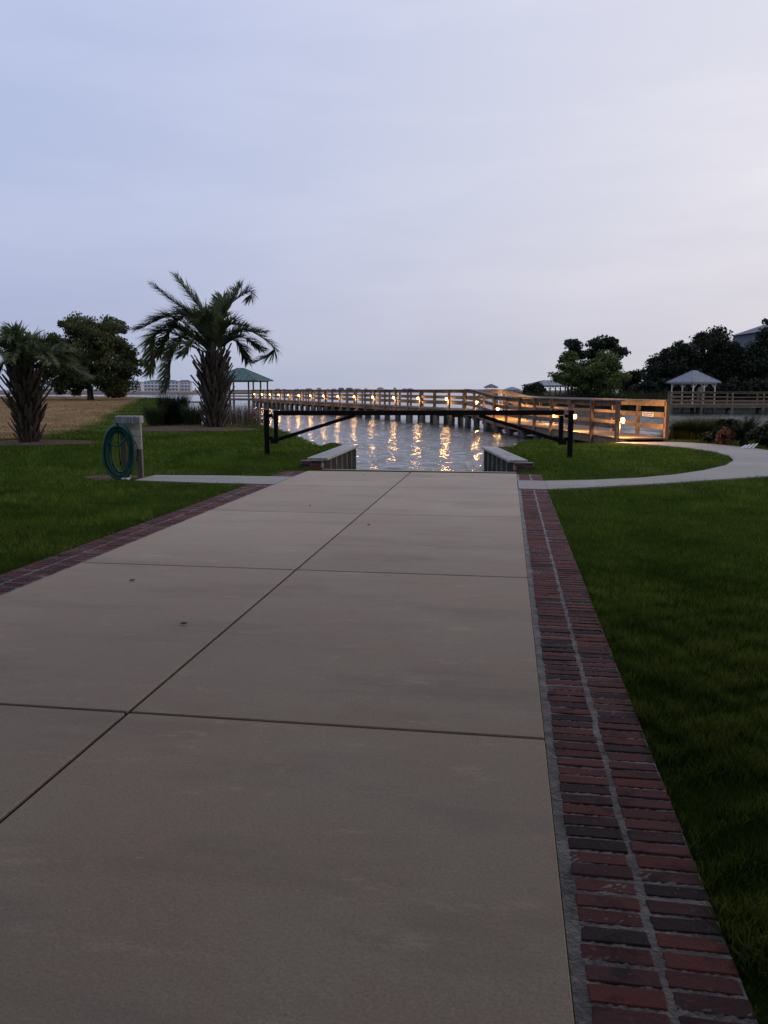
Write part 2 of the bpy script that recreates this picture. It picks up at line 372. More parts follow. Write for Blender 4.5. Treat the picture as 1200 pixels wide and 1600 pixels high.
def sdist(poly, x, y):
    x = np.asarray(x, float); y = np.asarray(y, float); d = np.full(x.shape, 1e9); n = len(poly)
    for i in range(n):
        x0, y0 = poly[i]; x1, y1 = poly[(i+1) % n]; ex, ey = x1-x0, y1-y0
        t = np.clip(((x-x0)*ex+(y-y0)*ey)/(ex*ex+ey*ey), 0, 1)
        d = np.minimum(d, np.hypot(x-x0-t*ex, y-y0-t*ey))
    return np.where(inside(poly, x, y), d, -d)
PALM_A = K(335, 25.0); PALM_B = K(40, 19.0); OAK = K(141, 55.0)
def lawn_h(x, y):
    x = np.asarray(x, float); y = np.asarray(y, float)
    h = np.full(x.shape, -0.018)
    h = h + .185*smooth(14.6, 17.2, y)*(1-smooth(.9, 2.2, x))
    h = h + .24*np.exp(-((x-PALM_A.x+.3)**2+(y-PALM_A.y+.6)**2)/(2*3.6**2))
    h = h + .10*np.exp(-((x-PALM_B.x)**2+(y-PALM_B.y)**2)/(2*2.5**2))
    h = h + .78*smooth(22, 58, y)*smooth(-9, -17, x)
    h = h + .03*np.sin(x*.9+1.3)*np.sin(y*.7)*smooth(-5, -9, x)
    return h
def ground_h(x, y):
    x = np.asarray(x, float); y = np.asarray(y, float)
    sd = sdist(LAND, x, y)
    near_ramp = (x > -4.4) & (x < .9) & (y < 20)
    wd = np.where(near_ramp, .14, 1.3)
    s = smooth(0, 1, sd/wd + .35)
    bed = np.where(near_ramp, -.02 - .15*np.maximum(y-15.2, 0) - .12, -1.3)
    return np.where(s > 0, lawn_h(x, y)*s + bed*(1-s), bed)
def axis(segs):
    out = [segs[0][0]]
    for a, b, st in segs:
        n = max(1, int(round((b-a)/st))); out += [a+(b-a)*(i+1)/n for i in range(n)]
    return np.array(out)
gx = axis([(-150,-40,5),(-40,-14,1),(-14,-4.6,.3),(-4.6,1.2,.1),(1.2,8,.3),(8,20,1),(20,95,5)])
gy = axis([(-42,-2,4),(-2,14,.5),(14,32,.2),(32,60,1),(60,90,2)])
X, Y = np.meshgrid(gx, gy, indexing='ij'); Z = ground_h(X, Y)
ni, nj = X.shape
idx = np.arange(ni*nj).reshape(ni, nj)
F = np.stack([idx[:-1,:-1], idx[1:,:-1], idx[1:,1:], idx[:-1,1:]], -1).reshape(-1, 4)
me = np_mesh('ground', np.stack([X, Y, Z], -1).reshape(-1, 3), F, M['ground'], smooth_=True)
# dry field mask: beyond a line running from the left palm up past the bushes
DRY = [tuple(K(px, D))[:2] for px, D in ((-400,18),(0,20.4),(50,21),(90,23),(125,28.5),(156,35),(188,45),(218,57),(238,85))] + [(-60,120),(-150,120),(-150,10)]
MULCHES = [(PALM_A.x-.6, PALM_A.y-.9, 2.3, 1.5), (PALM_B.x+.1, PALM_B.y, 1.6, .8), (-6.95, 13.35, .75, .38), (4.3, 27.6, 3.2, 1.6)]
def mulch_f(x, y):
    r = np.zeros(np.shape(x))
    for cx, cy, rx, ry in MULCHES:
        r = np.maximum(r, 1-smooth(.7, 1.25, np.hypot((x-cx)/rx, (y-cy)/ry)))
    return r
dryf = smooth(-1.5, 1.5, sdist(DRY, X, Y))
bank = (1 - smooth(.15, .5, sdist(LAND, X, Y)))*np.where((Y < 20) & (X > -6) & (X < 2), 0, 1)
for nm, arr in (('dry', dryf), ('mulch', np.maximum(mulch_f(X, Y), bank))):
    at = me.attributes.new(nm, 'FLOAT', 'POINT'); at.data.foreach_set('value', arr.reshape(-1).astype(np.float32))
tag(link('ground', me), kind='structure')

# water: one sheet to the horizon
rr_ = [12.0]
while rr_[-1] < 130: rr_.append(rr_[-1]*1.0042)
while rr_[-1] < 7000: rr_.append(rr_[-1]*1.09)
th_ = np.concatenate([np.linspace(-math.pi, R(-52), 24, endpoint=False), np.linspace(R(-52), R(40), 400, endpoint=False), np.linspace(R(40), math.pi, 26)])
RR, TT = np.meshgrid(np.array(rr_), th_, indexing='ij'); WX = RR*np.sin(TT); WY = RR*np.cos(TT); WZ = np.full(WX.shape, WATER_Z)
rw = np.random.default_rng(11); cell = RR*.0045; NW = 60
for q in range(NW):
    lam = .26*(1.5/.26)**rw.random(); kk = 2*math.pi/lam; an = R(-70)+rw.normal(0, .55); ph = rw.uniform(0, 6.28)
    amp = WAVE*math.sqrt(2/NW)/kk*np.clip((lam/cell-2.5)/2.5, 0, 1)
    WZ = WZ + amp*np.sin(kk*(WX*math.cos(an)+WY*math.sin(an))+ph)
WZ[RR > 135] = WATER_Z
ids = np.arange(WX.size).reshape(WX.shape)
FW = np.stack([ids[:-1,:-1], ids[:-1,1:], ids[1:,1:], ids[1:,:-1]], -1).reshape(-1,4)
tag(link('water', np_mesh('water', np.stack([WX,WY,WZ],-1).reshape(-1,3), FW, M['water'], smooth_=True)), kind='structure')

# far marsh flats and the bank across the creek
def flat_land(name, pts, z, m, edge=.5):
    b = MB(); n = len(pts); c = sum((Vector((p[0], p[1], 0)) for p in pts), Vector())/n
    for (x, y) in pts: b.v.append((x, y, WATER_Z-.6))
    for (x, y) in pts: b.v.append((x+(c.x-x)*.004, y+(c.y-y)*.004, z))
    for i in range(n): b.f.append((i, (i+1) % n, n+(i+1) % n, n+i))
    b.f.append(tuple(range(n, 2*n)))
    return tag(b.build(name, m), kind='structure')
def jag(a, b, n, amp):
    o = []
    for i in range(n):
        t = i/(n-1); p = a.lerp(b, t); o.append((p.x+random.uniform(-amp, amp), p.y+random.uniform(-amp, amp)))
    return o
flat_land('marsh', jag(K(-1600, 330), K(330, 330), 40, 7) + jag(K(420, 520), K(900, 620), 20, 9) + [tuple(K(1000, 2600))[:2], tuple(K(-900, 2600))[:2]], -.05, M['marsh'])
flat_land('far_bank', jag(K(842, 88), K(1000, 80), 14, .8) + jag(K(1030, 78), K(1700, 74), 16, .8) + [tuple(K(1900, 400))[:2], tuple(K(800, 400))[:2]], .25, M['farland'])

# ------------------------------------------------------------------ driveway slabs
drive = tag(bpy.data.objects.new('driveway', None), kind='structure'); col.objects.link(drive); regp(drive)
XL, XC, XR = -3.78, -1.79, 0.20
JY = [-6.0, -2.85, .30, 3.47, 6.62, 9.85, 12.68, 15.42]
jb = MB(); jb.box(XL+.03, XR-.03, -6, 15.38, -.10, -.014); jb.build('joint_filler', M['joint'], drive)
for i in range(len(JY)-1):
    for (x0, x1) in ((XL, XC), (XC, XR)):
        g = .0105
        b = MB().box(x0+(g if x0 == XC else 0), x1-(g if x1 == XC else 0), JY[i]+g, JY[i+1]-g, -.12, 0)
        b.build('slab', M['concrete'], drive, bevel=.004)
# ramp running down into the water
rb = MB()
for (x0, x1, x2, x3) in ((XL+.2, XC-.006, XC-.006, XL+.2), (XC+.006, XR-.05, -.62, XC+.006)):
    n = len(rb.v); zz = -.145*6.5
    rb.v += [(x0,15.43,-.004),(x1,15.43,-.004),(x2,21.9,zz),(x3,21.9,zz),(x0,15.43,-.16),(x1,15.43,-.16),(x2,21.9,zz-.16),(x3,21.9,zz-.16)]
    for q in ((0,1,2,3),(7,6,5,4),(0,4,5,1),(1,5,6,2),(2,6,7,3),(3,7,4,0)): rb.f.append(tuple(n+i for i in q))
tag(rb.build('boat_ramp', M['concrete']), kind='structure')

# brick edgings: two soldier courses in mortar on both sides
def jitter_mesh(mb, amt):
    mb.v = [(x+random.uniform(-amt, amt), y+random.uniform(-amt, amt), z+random.uniform(-amt, amt)) for x, y, z in mb.v]; return mb
BRICKS = []
for k in range(8):
    b = MB().box(-.096, .096, -.0325, .0325, -.06, 0)
    b.v = [(x+random.uniform(-.004,.004), y+random.uniform(-.003,.003), z+(random.uniform(-.002,.002) if z > -.01 else 0)) for x,y,z in b.v]
    BRICKS.append(b.mesh('brick', M['brick'], bevel=.004))
def mortar_bed(name, x0, x1, y0, y1):
    ys = np.arange(y0, y1+.001, .012); xs = np.linspace(x0, x1, 38)
    XX, YY = np.meshgrid(xs, ys, indexing='ij')
    ZZ = -.0048 + .0021*np.sin(XX*190+7*np.sin(YY*11)) * np.sin(YY*230+5*np.sin(XX*40)) + RNG.normal(0, .0010, XX.shape)
    ids = np.arange(XX.size).reshape(XX.shape)
    Fm = np.stack([ids[:-1,:-1], ids[1:,:-1], ids[1:,1:], ids[:-1,1:]], -1).reshape(-1,4)
    return tag(link(name, np_mesh(name, np.stack([XX,YY,ZZ],-1).reshape(-1,3), Fm, M['mortar'], smooth_=True)), kind='structure')
def lay(parent, cols, y0, y1, limit, pitch=.0782):
    n = 0; rest = MB(); y = y0 + .039; regp(parent)
    rows = []
    while y < y1 - .03: rows.append(y); y += pitch
    for y in rows:
        for cx in cols:
            ox, oy, rz = random.uniform(-.004,.004), random.uniform(-.004,.004), random.gauss(0, .012)
            z = random.uniform(-.003, .0015)
            if n < limit and y > .6:
                Mx = Matrix.Translation((cx+ox, y+oy, z)) @ Matrix.Rotation(rz + (math.pi if random.random() < .5 else 0), 4, 'Z') @ Matrix.Rotation(random.gauss(0, .008), 4, 'X')
                link('brick', random.choice(BRICKS), parent, Mx); n += 1
            else:
                rest.box(cx+ox-.096, cx+ox+.096, y+oy-.0325, y+oy+.0325, -.06, z)
    if rest.v: tag(rest.build('brick_rows', M['brick'], parent), kind='stuff')
PATH_Y0, PATH_Y1 = 12.74, 13.92
rcols = (.338, .553); lcols = (-3.905, -4.118)
p = mortar_bed('brick_edging', .203, .650, -1.0, PATH_Y0-.012); lay(p, rcols, -1.0, PATH_Y0-.012, 300)
p = mortar_bed('brick_edging', .203, .650, PATH_Y1+.012, 15.42); lay(p, rcols, PATH_Y1+.012, 15.42, 60)
p = mortar_bed('brick_edging', -4.215, -3.783, -1.0, PATH_Y0-.012); lay(p, lcols, 4.6, PATH_Y0-.012, 300)
p = mortar_bed('brick_edging', -4.215, -3.783, PATH_Y1+.012, 15.42); lay(p, lcols, PATH_Y1+.012, 15.42, 60)

# concrete footpaths
def path_slab(name_parent, outline, z=None, lift=.016):
    b = MB(); n = len(outline)
    for lv in (-.08, 0):
        for x, y in outline: b.v.append((x, y, (float(lawn_h(x, y))+.018+lift if z is None else z)+lv))
    b.f.append(tuple(range(n, 2*n)))
    for i in range(n): b.f.append((i, (i+1) % n, n+(i+1) % n, n+i))
    return b.build('slab', M['walkconc'], name_parent)
pl = tag(bpy.data.objects.new('footpath', None), kind='structure'); col.objects.link(pl); regp(pl)
path_slab(pl, [(-5.05,PATH_Y0+.06),(-3.79,PATH_Y0),(-3.79,PATH_Y1),(-5.05,PATH_Y1)], .004)
path_slab(pl, [(-6.35,PATH_Y0+.22),(-5.062,PATH_Y0+.06),(-5.062,PATH_Y1),(-6.35,PATH_Y1-.1)], .004)
pr = tag(bpy.data.objects.new('footpath', None), kind='structure'); col.objects.link(pr); regp(pr)
# inner (island side) and outer edges of the curved walk up to the pier
INNER = [(.21,13.92),(.66,13.92),(1.5,14.2),(2.36,14.68),(3.1,15.35),(3.81,16.26),(4.5,17.4),(5.0,18.7),(5.25,20.0),(5.2,21.4),(4.85,22.6),(4.2,23.6),(3.5,24.25),(3.15,24.55)]
OUTER = [(.21,12.74),(.66,12.74),(1.55,13.2),(2.6,13.85),(3.7,14.62),(4.75,15.35),(5.75,16.3),(6.4,17.8),(6.75,19.4),(6.85,21.2),(6.5,22.9),(5.9,24.2),(5.2,24.95),(4.7,25.2)]
for i in range(len(INNER)-1):
    e = .994
    a0, a1 = Vector(INNER[i]), Vector(INNER[i+1]); b0, b1 = Vector(OUTER[i]), Vector(OUTER[i+1])
    d = .005; u = (a1-a0).normalized()*d; v = (b1-b0).normalized()*d
    if i in (1,3,6,9): path_slab(pr, [tuple(a0+u), tuple(b0+v), tuple(b1), tuple(a1)][::-1][::-1], .006)
    else: path_slab(pr, [tuple(a0), tuple(b0), tuple(b1), tuple(a1)], .006)
# branch that leaves to the right
path_slab(pr, [(4.75,15.352),(9,17.6),(14,19),(14,20.6),(9,19.3),(6.402,17.8),(5.752,16.3)], .006)

HARD = [[(XL-.44,-50),(XR+.455,-50),(XR+.455,15.5),(XL-.44,15.5)], INNER+OUTER[::-1], [(-6.37,12.72),(-3.7,12.72),(-3.7,13.94),(-6.37,13.94)], [(4.7,15.3),(9,17.55),(14,18.95),(14,20.65),(9,19.35),(6.4,17.85)],
        [(-3.98,15.3),(-3.5,15.3),(-3.5,19.4),(-3.98,19.4)], [(.05,15.3),(.62,15.3),(.62,15.95),(-.25,19.4),(-.7,19.4)]]

# ------------------------------------------------------------------ lawn blades
def lawn(name, n, rmin, rmax, expo, th0, th1, wdt, hgt, segs, dry=False):
    u = RNG.random(n); k = 2-expo
    r = (rmin**k + u*(rmax**k-rmin**k))**(1/k)
    th = RNG.uniform(th0, th1, n) + YAW*0
    x = r*np.sin(th); y = r*np.cos(th)
    dr = smooth(-1.5, 1.5, sdist(DRY, x, y))
    keep = (sdist(LAND, x, y) > (.25 + RNG.random(n)*.25)) | ((y < 19.3) & (y > 15.3) & (x > -6) & (x < 2) & inside(LAND, x, y))
    for h in HARD: keep &= ~inside(h, x+RNG.normal(0, .014, n), y+RNG.normal(0, .014, n))
    if segs == 2: keep &= RNG.random(n) > smooth(3.2, 8.5, r)
    mf = mulch_f(x, y); keep &= RNG.random(n) > mf*1.2
    keep &= (RNG.random(n) < dr) if dry else (RNG.random(n) > dr)
    x, y, r = x[keep], y[keep], r[keep]; n = len(x)
    z = ground_h(x, y) - .004
    patch = .5+.5*np.sin(x*1.7+2*np.sin(y*.9))*np.sin(y*1.3+1.5*np.sin(x*.8))
    tuft = np.zeros(n); rt = np.random.default_rng(23)
    for lam in (.16,.19,.23,.28,.34,.45,.6,.85):                       # uneven mown tufts
        an = rt.uniform(0, np.pi); tuft += np.sin((x*np.cos(an)+y*np.sin(an))*2*np.pi/lam+rt.uniform(0,6.28)+1.5*np.sin(x*1.9+y*2.3+lam*9))
    tuft = np.clip(.5+tuft/5.0, 0, 1)
    keepb = RNG.random(n) < .5+.6*tuft
    x, y, r, z, patch, tuft = x[keepb], y[keepb], r[keepb], z[keepb], patch[keepb], tuft[keepb]; n = len(x)
    ht = hgt*(.5+.4*RNG.random(n)+.25*patch+.6*tuft); wd = wdt*(.7+.6*RNG.random(n))*(1 if segs == 2 else np.clip(r/12, .8, 3))
    a = RNG.uniform(0, 2*np.pi, n); lean = RNG.uniform(.15, .95, n)*ht; la = RNG.uniform(0, 2*np.pi, n)
    dx, dy = np.cos(a)*wd/2, np.sin(a)*wd/2; lx, ly = np.cos(la)*lean, np.sin(la)*lean
    var = np.clip(RNG.normal(.36, .24, n) + .25*(patch-.5) + .45*(tuft-.5), 0, 1)
    if segs == 1:
        Vv = np.stack([np.stack([x-dx,y-dy,z],-1), np.stack([x+dx,y+dy,z],-1), np.stack([x+lx,y+ly,z+ht],-1)],1).reshape(-1,3)
        Ff = np.arange(3*n).reshape(-1,3)
    else:
        m_ = .55
        Vv = np.stack([np.stack([x-dx,y-dy,z],-1), np.stack([x+dx,y+dy,z],-1), np.stack([x+lx*.35+dx*.8,y+ly*.35+dy*.8,z+ht*m_],-1), np.stack([x+lx*.35-dx*.8,y+ly*.35-dy*.8,z+ht*m_],-1), np.stack([x+lx,y+ly,z+ht*.95],-1)],1).reshape(-1,3)
        base = np.arange(n)[:,None]*5
        Ff = np.concatenate([base+np.array([[0,1,2]]), base+np.array([[0,2,3]]), base+np.array([[3,2,4]])],0)
        var = np.concatenate([var,var,var])
    o = link(name, np_mesh(name, Vv, Ff, M['drygrass' if dry else 'lawn'], var))
    return tag(o, 'straw-coloured dry grass on the open field' if dry else 'short green mown lawn grass beside the driveway', 'grass', kind='stuff')
lawn('lawn_grass', 230000, 1.1, 8.5, 1.0, R(3), R(60), .0042, .044, 2)
lawn('lawn_grass', 560000, 3.4, 50, 1.6, R(-58), R(50), .0068, .052, 1)
lawn('dry_grass', 60000, 17, 80, 1.2, R(-58), R(-10), .016, .045, 1, True)

# ------------------------------------------------------------------ bulkhead walls of the ramp
def bulkhead(a, b, thick, side, label):
    """a near end, b far end of the inner face; side = +1 land lies to the right"""
    a = Vector((*a, 0)); b = Vector((*b, 0)); d = (b-a).normalized(); out = Vector((d.y, -d.x, 0))*side
    root = empty('ramp_wall', (a.x, a.y, 0), label, 'retaining wall', 'timber walls of the boat ramp')
    L = (b-a).length; top = .16
    n = 6; wl = L/n
    for i in range(n):
        p = a+d*(wl*i+.022)+out*.06; q = a+d*(wl*(i+1)-.022)+out*.06
        MB().bar(V3(p, -.36), V3(q, -.36), .07, 1.04).build('plank', M['bulkplank'], root)
    for i in range(n):
        p = a+d*(wl*(i+1)-.02)+out*.012
        MB().bar(V3(p, -.86), V3(p, .134), .034, .036, up=d).build('batten', M['batten'], root)
    cb = MB().bar(V3(a+out*(thick/2-.06), top+.025), V3(b+d*.06+out*(thick/2-.06), top+.025), thick, .05); cb.build('cap_board', M['cap'], root, bevel=.006)
    MB().bar(V3(a+out*(thick-.10), -.4), V3(b+out*(thick-.10), -.4), .04, 1.1).build('back_wall', M['bulkplank'], root)
    MB().bar(V3(b+out*.03+d*.0, -.40), V3(b+out*(thick-.08), -.40), .05, 1.1).build('end_plank', M['bulkplank'], root)
    # brick cheek at the near end
    ck = MB().bar(V3(a-d*.105+out*.02, .075), V3(a-d*.105+out*(thick+.02), .075), .17, .19); ck = ck.build('mortar', M['mortar'], root)
    for c in range(3):
        nb = 2; off = .0
        for k in range(nb):
            s0 = out*(thick/nb*(k+.5)+.02+(.03 if c == 1 else -.01))
            Mx = Matrix.Translation(V3(a-d*.11+s0, .038+c*.066)) @ Matrix.Rotation(math.atan2(out.y, out.x)+random.gauss(0,.02), 4, 'Z') @ Matrix.Diagonal((thick/nb*.98/.2, 2.9, .93, 1))
            link('brick', random.choice(BRICKS), root, Mx)
    return root
bulkhead((-3.56,15.52), (-3.62,19.2), .42, -1, 'pale-capped timber ramp wall on the side of the tall palm')
bulkhead((.12,15.60), (-.52,19.2), .36, 1, 'pale-capped timber ramp wall on the side of the lit boardwalk')

# ------------------------------------------------------------------ barrier gate
GL = Vector((-5.11, 16.75, 0)); GR = Vector((1.33, 17.35, 0)); gd = (GR-GL).normalized()
for p, lab in ((GL, 'square black steel gate post in the lawn on the hose side'), (GR, 'square black steel gate post on the lawn by the lit boardwalk')):
    zb = float(ground_h(p.x, p.y)); r_ = empty('gate_post', (p.x, p.y, zb), lab, 'post', 'posts of the barrier gate')
    MB().bar((p.x, p.y, zb-.2), (p.x, p.y, 1.115), .105, .105, up=gd).build('post', M['black'], r_, bevel=.004)
    MB().bar((p.x, p.y, 1.115), (p.x, p.y, 1.125), .112, .112, up=gd).build('post_cap', M['black'], r_)
    s = 1 if p is GL else -1
    for z in (1.0, .52): MB().bar(V3(p+gd*s*.05, z), V3(p+gd*s*.13, z), .05, .07).build('hinge', M['black'], r_)
gt = empty('barrier_gate', (GL.x+gd.x*.2, GL.y+gd.y*.2, .4), 'long black steel swing gate barring the boat ramp', 'gate')
ul, ur = GL+gd*.20, GR-gd*.20
MB().bar(V3(ul-gd*.047, 1.055), V3(ur+gd*.047, 1.075), .09, .105).build('beam', M['black'], gt, bevel=.004)
for q, s in ((ul, 1), (ur, -1)):
    MB().bar(V3(q, .40), V3(q, 1.01), .095, .088, up=gd).build('upright', M['black'], gt, bevel=.004)
    MB().bar(V3(q-gd*s*.12, .455), V3(q+gd*s*.04, .455), .097, .11).build('hinge_plate', M['black'], gt)
    MB().bar(V3(q+gd*s*.04, .49), V3(q+gd*s*1.72, 1.015), .06, .075).build('brace', M['black'], gt)
MB().tube([V3(ul-gd*.07, z) for z in (.93,.99)], .02).build('latch_pin', M['hosemetal'], gt)

# ------------------------------------------------------------------ hose stand and hose
hz = 13.3
HX = -6.58
st = empty('hose_stand', (HX, hz, 0), 'weathered timber hose stand with cream boards and chipped cap', 'hose stand')
def hp(px, py, dy=0.):      # plan of the stand, 1.085 cm per pixel around its foot
    s = .01075; return Vector((HX, hz, 0)) + RIGHT*((px-203)*s) + Vector((0,0,(750-py)*s)) + FWD*dy
MB().bar(hp(193,760,.02), hp(194,660,.02), .095, .09, up=RIGHT).build('post', M['post'], st, bevel=.006)
MB().bar(hp(217,760,.10), hp(217,660,.10), .095, .09, up=RIGHT).build('post', M['post'], st, bevel=.006)
MB().bar(hp(200,752,.06), hp(201,668,.06), .03, .02, up=RIGHT).build('supply_pipe', M['white'], st)
for k in range(4):
    y0 = 703-k*10.6
    MB().bar(hp(198,y0-5.2,.045), hp(222.5,y0-5.2,.045), .022, .108).build('board', M['whiteboard'], st, bevel=.003)
cb = MB().bar(hp(181.5,654.5,.08), hp(223,654.5,.08), .24, .135); cb.build('cap', M['postcap'], st, bevel=.012)
for k in range(5):
    MB().bar(hp(200+k*5.3,662-random.random()*2,-.043), hp(200+k*5.3,650,-.043), .034, .012, up=FWD).build('cap_slat', M['postcap'], st, bevel=.003)
hk = MB(); hk.tube([hp(190,664,-.02), hp(190,662,-.14), hp(190,659,-.20)], .012, 6).tube([hp(180,666,-.06), hp(190,661.5,-.09), hp(201,664,-.06)], .014, 6); hk.build('hose_hanger', M['black'], st)
sp = MB().tube([hp(209,681,.03), hp(209,681,-.05), hp(210,684,-.08)], .014, 8).tube([hp(205,680,-.03), hp(213,680,-.03)], .007, 6); sp.build('spigot', M['hosemetal'], st)
h = []
nl = 15
for i in range(nl*30+1):
    t = i/30; a = 2*math.pi*t - math.pi/2*0
    j = math.sin(t*2.399)*.5+.5; q = math.sin(t*1.7+1)
    rx = 16.0+9.8*j; ry = 35+9.5*j+1.0*q
    yc = 706 - 2.6*q
    x = 189+1.5*math.sin(t*2.9) + rx*math.sin(a); y = yc - ry*math.cos(a)
    if y < 668: y = 668-(668-y)*.86
    h.append(hp(x, y, -.085 + .06*math.sin(t*3.1)*math.sin(a*.5+t) - .03*j))
h += [hp(205,676,-.10), hp(200,686,-.13), hp(190,697,-.15), hp(178,694,-.14), hp(170,684,-.12), hp(171,672,-.1), hp(182,663,-.09), hp(196,662,-.11), hp(208,674,-.11), hp(210,684,-.085)]
hs = MB().tube(h, .0155, 7).build('garden_hose', M['hose'], None, True)
tag(hs, 'green garden hose hung in a long oval coil', 'hose')
ext = MB().tube([hp(210,684,-.08), hp(215,690,-.07), hp(218,700,-.06), hp(217,712,-.05), hp(214,722,-.03)], .009, 6); ext.build('spare_hose', M['black'], st, True)
cs = MB().tube([hp(188,672,-.05), hp(187,690,-.06), hp(188,718,-.05), hp(188.5,728,-.04)], [.012,.009,.008,.013], 6); cs.build('hanging_nozzle', M['black'], st, True)
pb = MB().box(-.07,.07,-.05,.05,0,.03); jitter_mesh(pb, .012)
o = pb.build('stone', M['white'], None, bevel=.008); o.location = hp(200,749,-.2); o.location.z = -.01; tag(o, 'small flat white stone at the foot of the hose stand', 'stone')

# ------------------------------------------------------------------ pier and boardwalk
LAMPS = []
def walkway(name, label, a, b, prof, width, bay, z_foot, rails_z, mats, group=None, pile_every=1, lamps=(), pile_r=.14, cap_ext=0., cap_m='woodgrey', board_h=.15, deckm='wood'):
    """a, b = ends of the near (camera-side) rail; deck lies to the right of a>b; prof(s) = deck height s metres from a"""
    a = Vector((a[0],a[1],0)); b = Vector((b[0],b[1],0)); d = (b-a).normalized(); L = (b-a).length; out = Vector((d.y,-d.x,0))
    root = empty(name, (a.x, a.y, prof(0)), label, 'pier', group)
    n = int(round(L/bay)); st_ = L/n
    S_ = [i*st_ for i in range(n+1)]
    for side in (0, 1):
        o_ = out*(0 if side == 0 else width); oi = out*(.075 if side == 0 else width-.075)
        for i, s in enumerate(S_):
            p = a+d*s+o_; zd = prof(s); zg = float(ground_h(p.x, p.y)) if p.y < 40 else -9
            zf = max(zd-.42, zg-.1) if z_foot is None else z_foot
            MB().bar(V3(p, zf), V3(p, zd+rails_z[0]-.02)+d*random.gauss(0,.012)+out*random.gauss(0,.008), .11, .11, up=d).build('post', mats['post'], root, bevel=.006)
            if i % pile_every == 0 and zg < -.2:
                q = p+out*(.16 if side == 0 else -.16)
                MB().tube([V3(q, -1.4), V3(q+Vector((random.uniform(-.02,.02),0,0)), -.1), V3(q, zd-.13)], [pile_r*1.12, pile_r*1.06, pile_r*.95], 9).build('piling', M['piling'], root, True)
        for i in range(n):
            s0, s1 = S_[i], S_[i+1]; p = a+d*s0+oi; q = a+d*s1+oi
            for zr in rails_z[1:]:
                e = random.gauss(0,.012); e2 = random.gauss(0,.012)
                MB().bar(V3(p, prof(s0)+zr+e)+d*.004, V3(q, prof(s1)+zr+e2)-d*.004, .036, board_h).build('rail', mats['rail'], root, bevel=.004)
        for i in range(0, n, 2):
            s0, s1 = S_[i], S_[min(i+2, n)]; mid = S_[min(i+1, n)]
            e0 = -.16 if i == 0 else .003; e1 = -.003
            for u, v in (((s0, mid), (mid, s1)) if i+1 < n else ((s0, s1),)):
                p = a+d*(u+(e0 if u == s0 else 0))+o_.lerp(oi, .5); q = a+d*(v+(e1 if v == s1 else 0))+o_.lerp(oi, .5)
                MB().bar(V3(p, prof(u)+rails_z[0]), V3(q, prof(v)+rails_z[0]), .22, .042).build('rail_cap', M[cap_m], root, bevel=.004)
        for i in range(n):
            s0, s1 = S_[i], S_[i+1]
            q0 = a+d*s0+out*(.08 if side == 0 else width-.08); q1 = a+d*s1+out*(.08 if side == 0 else width-.08)
            MB().bar(V3(q0, prof(s0)-.155), V3(q1, prof(s1)-.155), .05, .22).build('stringer', mats['post'], root)
    for i in range(0, n+1, pile_every):
        p = a+d*S_[i]; MB().bar(V3(p+out*.02, prof(S_[i])-.36), V3(p+out*(width-.02), prof(S_[i])-.36), .10, .18).build('cross_beam', mats['post'], root)
    db = MB(); s = -.12
    while s < L+.05:
        p = a+d*s; db.bar(V3(p+out*.02, prof(max(s,0))-.022+random.uniform(-.003,.003)), V3(p+out*(width-.02), prof(max(s,0))-.022), .134, .038); s += .142
    tag(db.build('decking', M[deckm], root), kind='stuff')
    return root, a, d, out, S_, prof

def lamp(p, inward, label, group, power):
    root = empty('pier_lamp', p, label, 'lamp', group)
    p = Vector(p)
    MB().bar(p-inward*.02, p+inward*.03, .07, .10).build('lamp_base', M['black'], root, bevel=.006)
    c = p+inward*.10
    MB().tube([c+Vector((0,0,.065)), c+Vector((0,0,.075)), c+Vector((0,0,.10))], [.085,.07,.02], 10).build('lamp_hood', M['black'], root)
    MB().tube([c+Vector((0,0,z)) for z in (-.085,-.07,-.03,.02,.05,.064)], [.026,.052,.066,.064,.052,.04], 12).build('lamp_globe', M['bulb'], root, True)
    ld = bpy.data.lights.new('lamp_light', 'POINT'); ld.energy = power; ld.energy *= random.uniform(.7, 1.25); ld.color = (1.0, .50, .16); ld.shadow_soft_size = .07
    lo = bpy.data.objects.new('lamp_light', ld); col.objects.link(lo); lo.parent = root; lo.matrix_parent_inverse = PINV[root.name]
    lo.location = c + inward*.02 + Vector((0,0,-.16))
W = {'post': M['wood'], 'rail': M['wood']}
A0 = K(967, 24.0); B0 = K(727, 43.2); C0 = K(394, 96.0)
LW = (B0-A0).length
def profA(s): return .13 + .34*float(smooth(LW-7.0, LW-.6, s))
rA = walkway('boardwalk', 'lamp-lit timber boardwalk rising from the curved path to the long pier', A0, B0, profA, 1.55, 1.9, None, (1.10, 1.0, .65, .32), W, deckm='wood')
def profB(s): return .47
rB = walkway('pier', 'long weathered timber pier with lamps leading to the green-roofed gazebo', B0, C0, profB, 1.9, 2.02, None, (1.075, .98, .66, .34), W, pile_r=.17)
d, out, S_ = rA[2], rA[3], rA[4]
# lamps of the boardwalk: on the inside of the near rail, every second post
for i in (0, 2, 7, 9):
    i = min(i, len(S_)-1); p = A0 + d*(S_[i]) + out*.06
    lamp(V3(p, profA(S_[i])+.53), out, 'glowing warm lamp on a post of the short boardwalk', 'lamps along the boardwalk', 160)
for i in (5, 7):
    p = A0 + d*(S_[i]) + out*(1.55-.06)
    lamp(V3(p, profA(S_[i])+.50), -out, 'glowing warm lamp on the far rail of the short boardwalk', 'lamps along the boardwalk far rail', 120)
d, out, S_ = rB[2], rB[3], rB[4]
for i in range(1, len(S_), 2):
    p = B0 + d*S_[i] - out*.06
    lamp(V3(p, profB(0)+.58), -out, 'small glowing warm lamp on a post of the long pier', 'lamps along the long pier', 21)
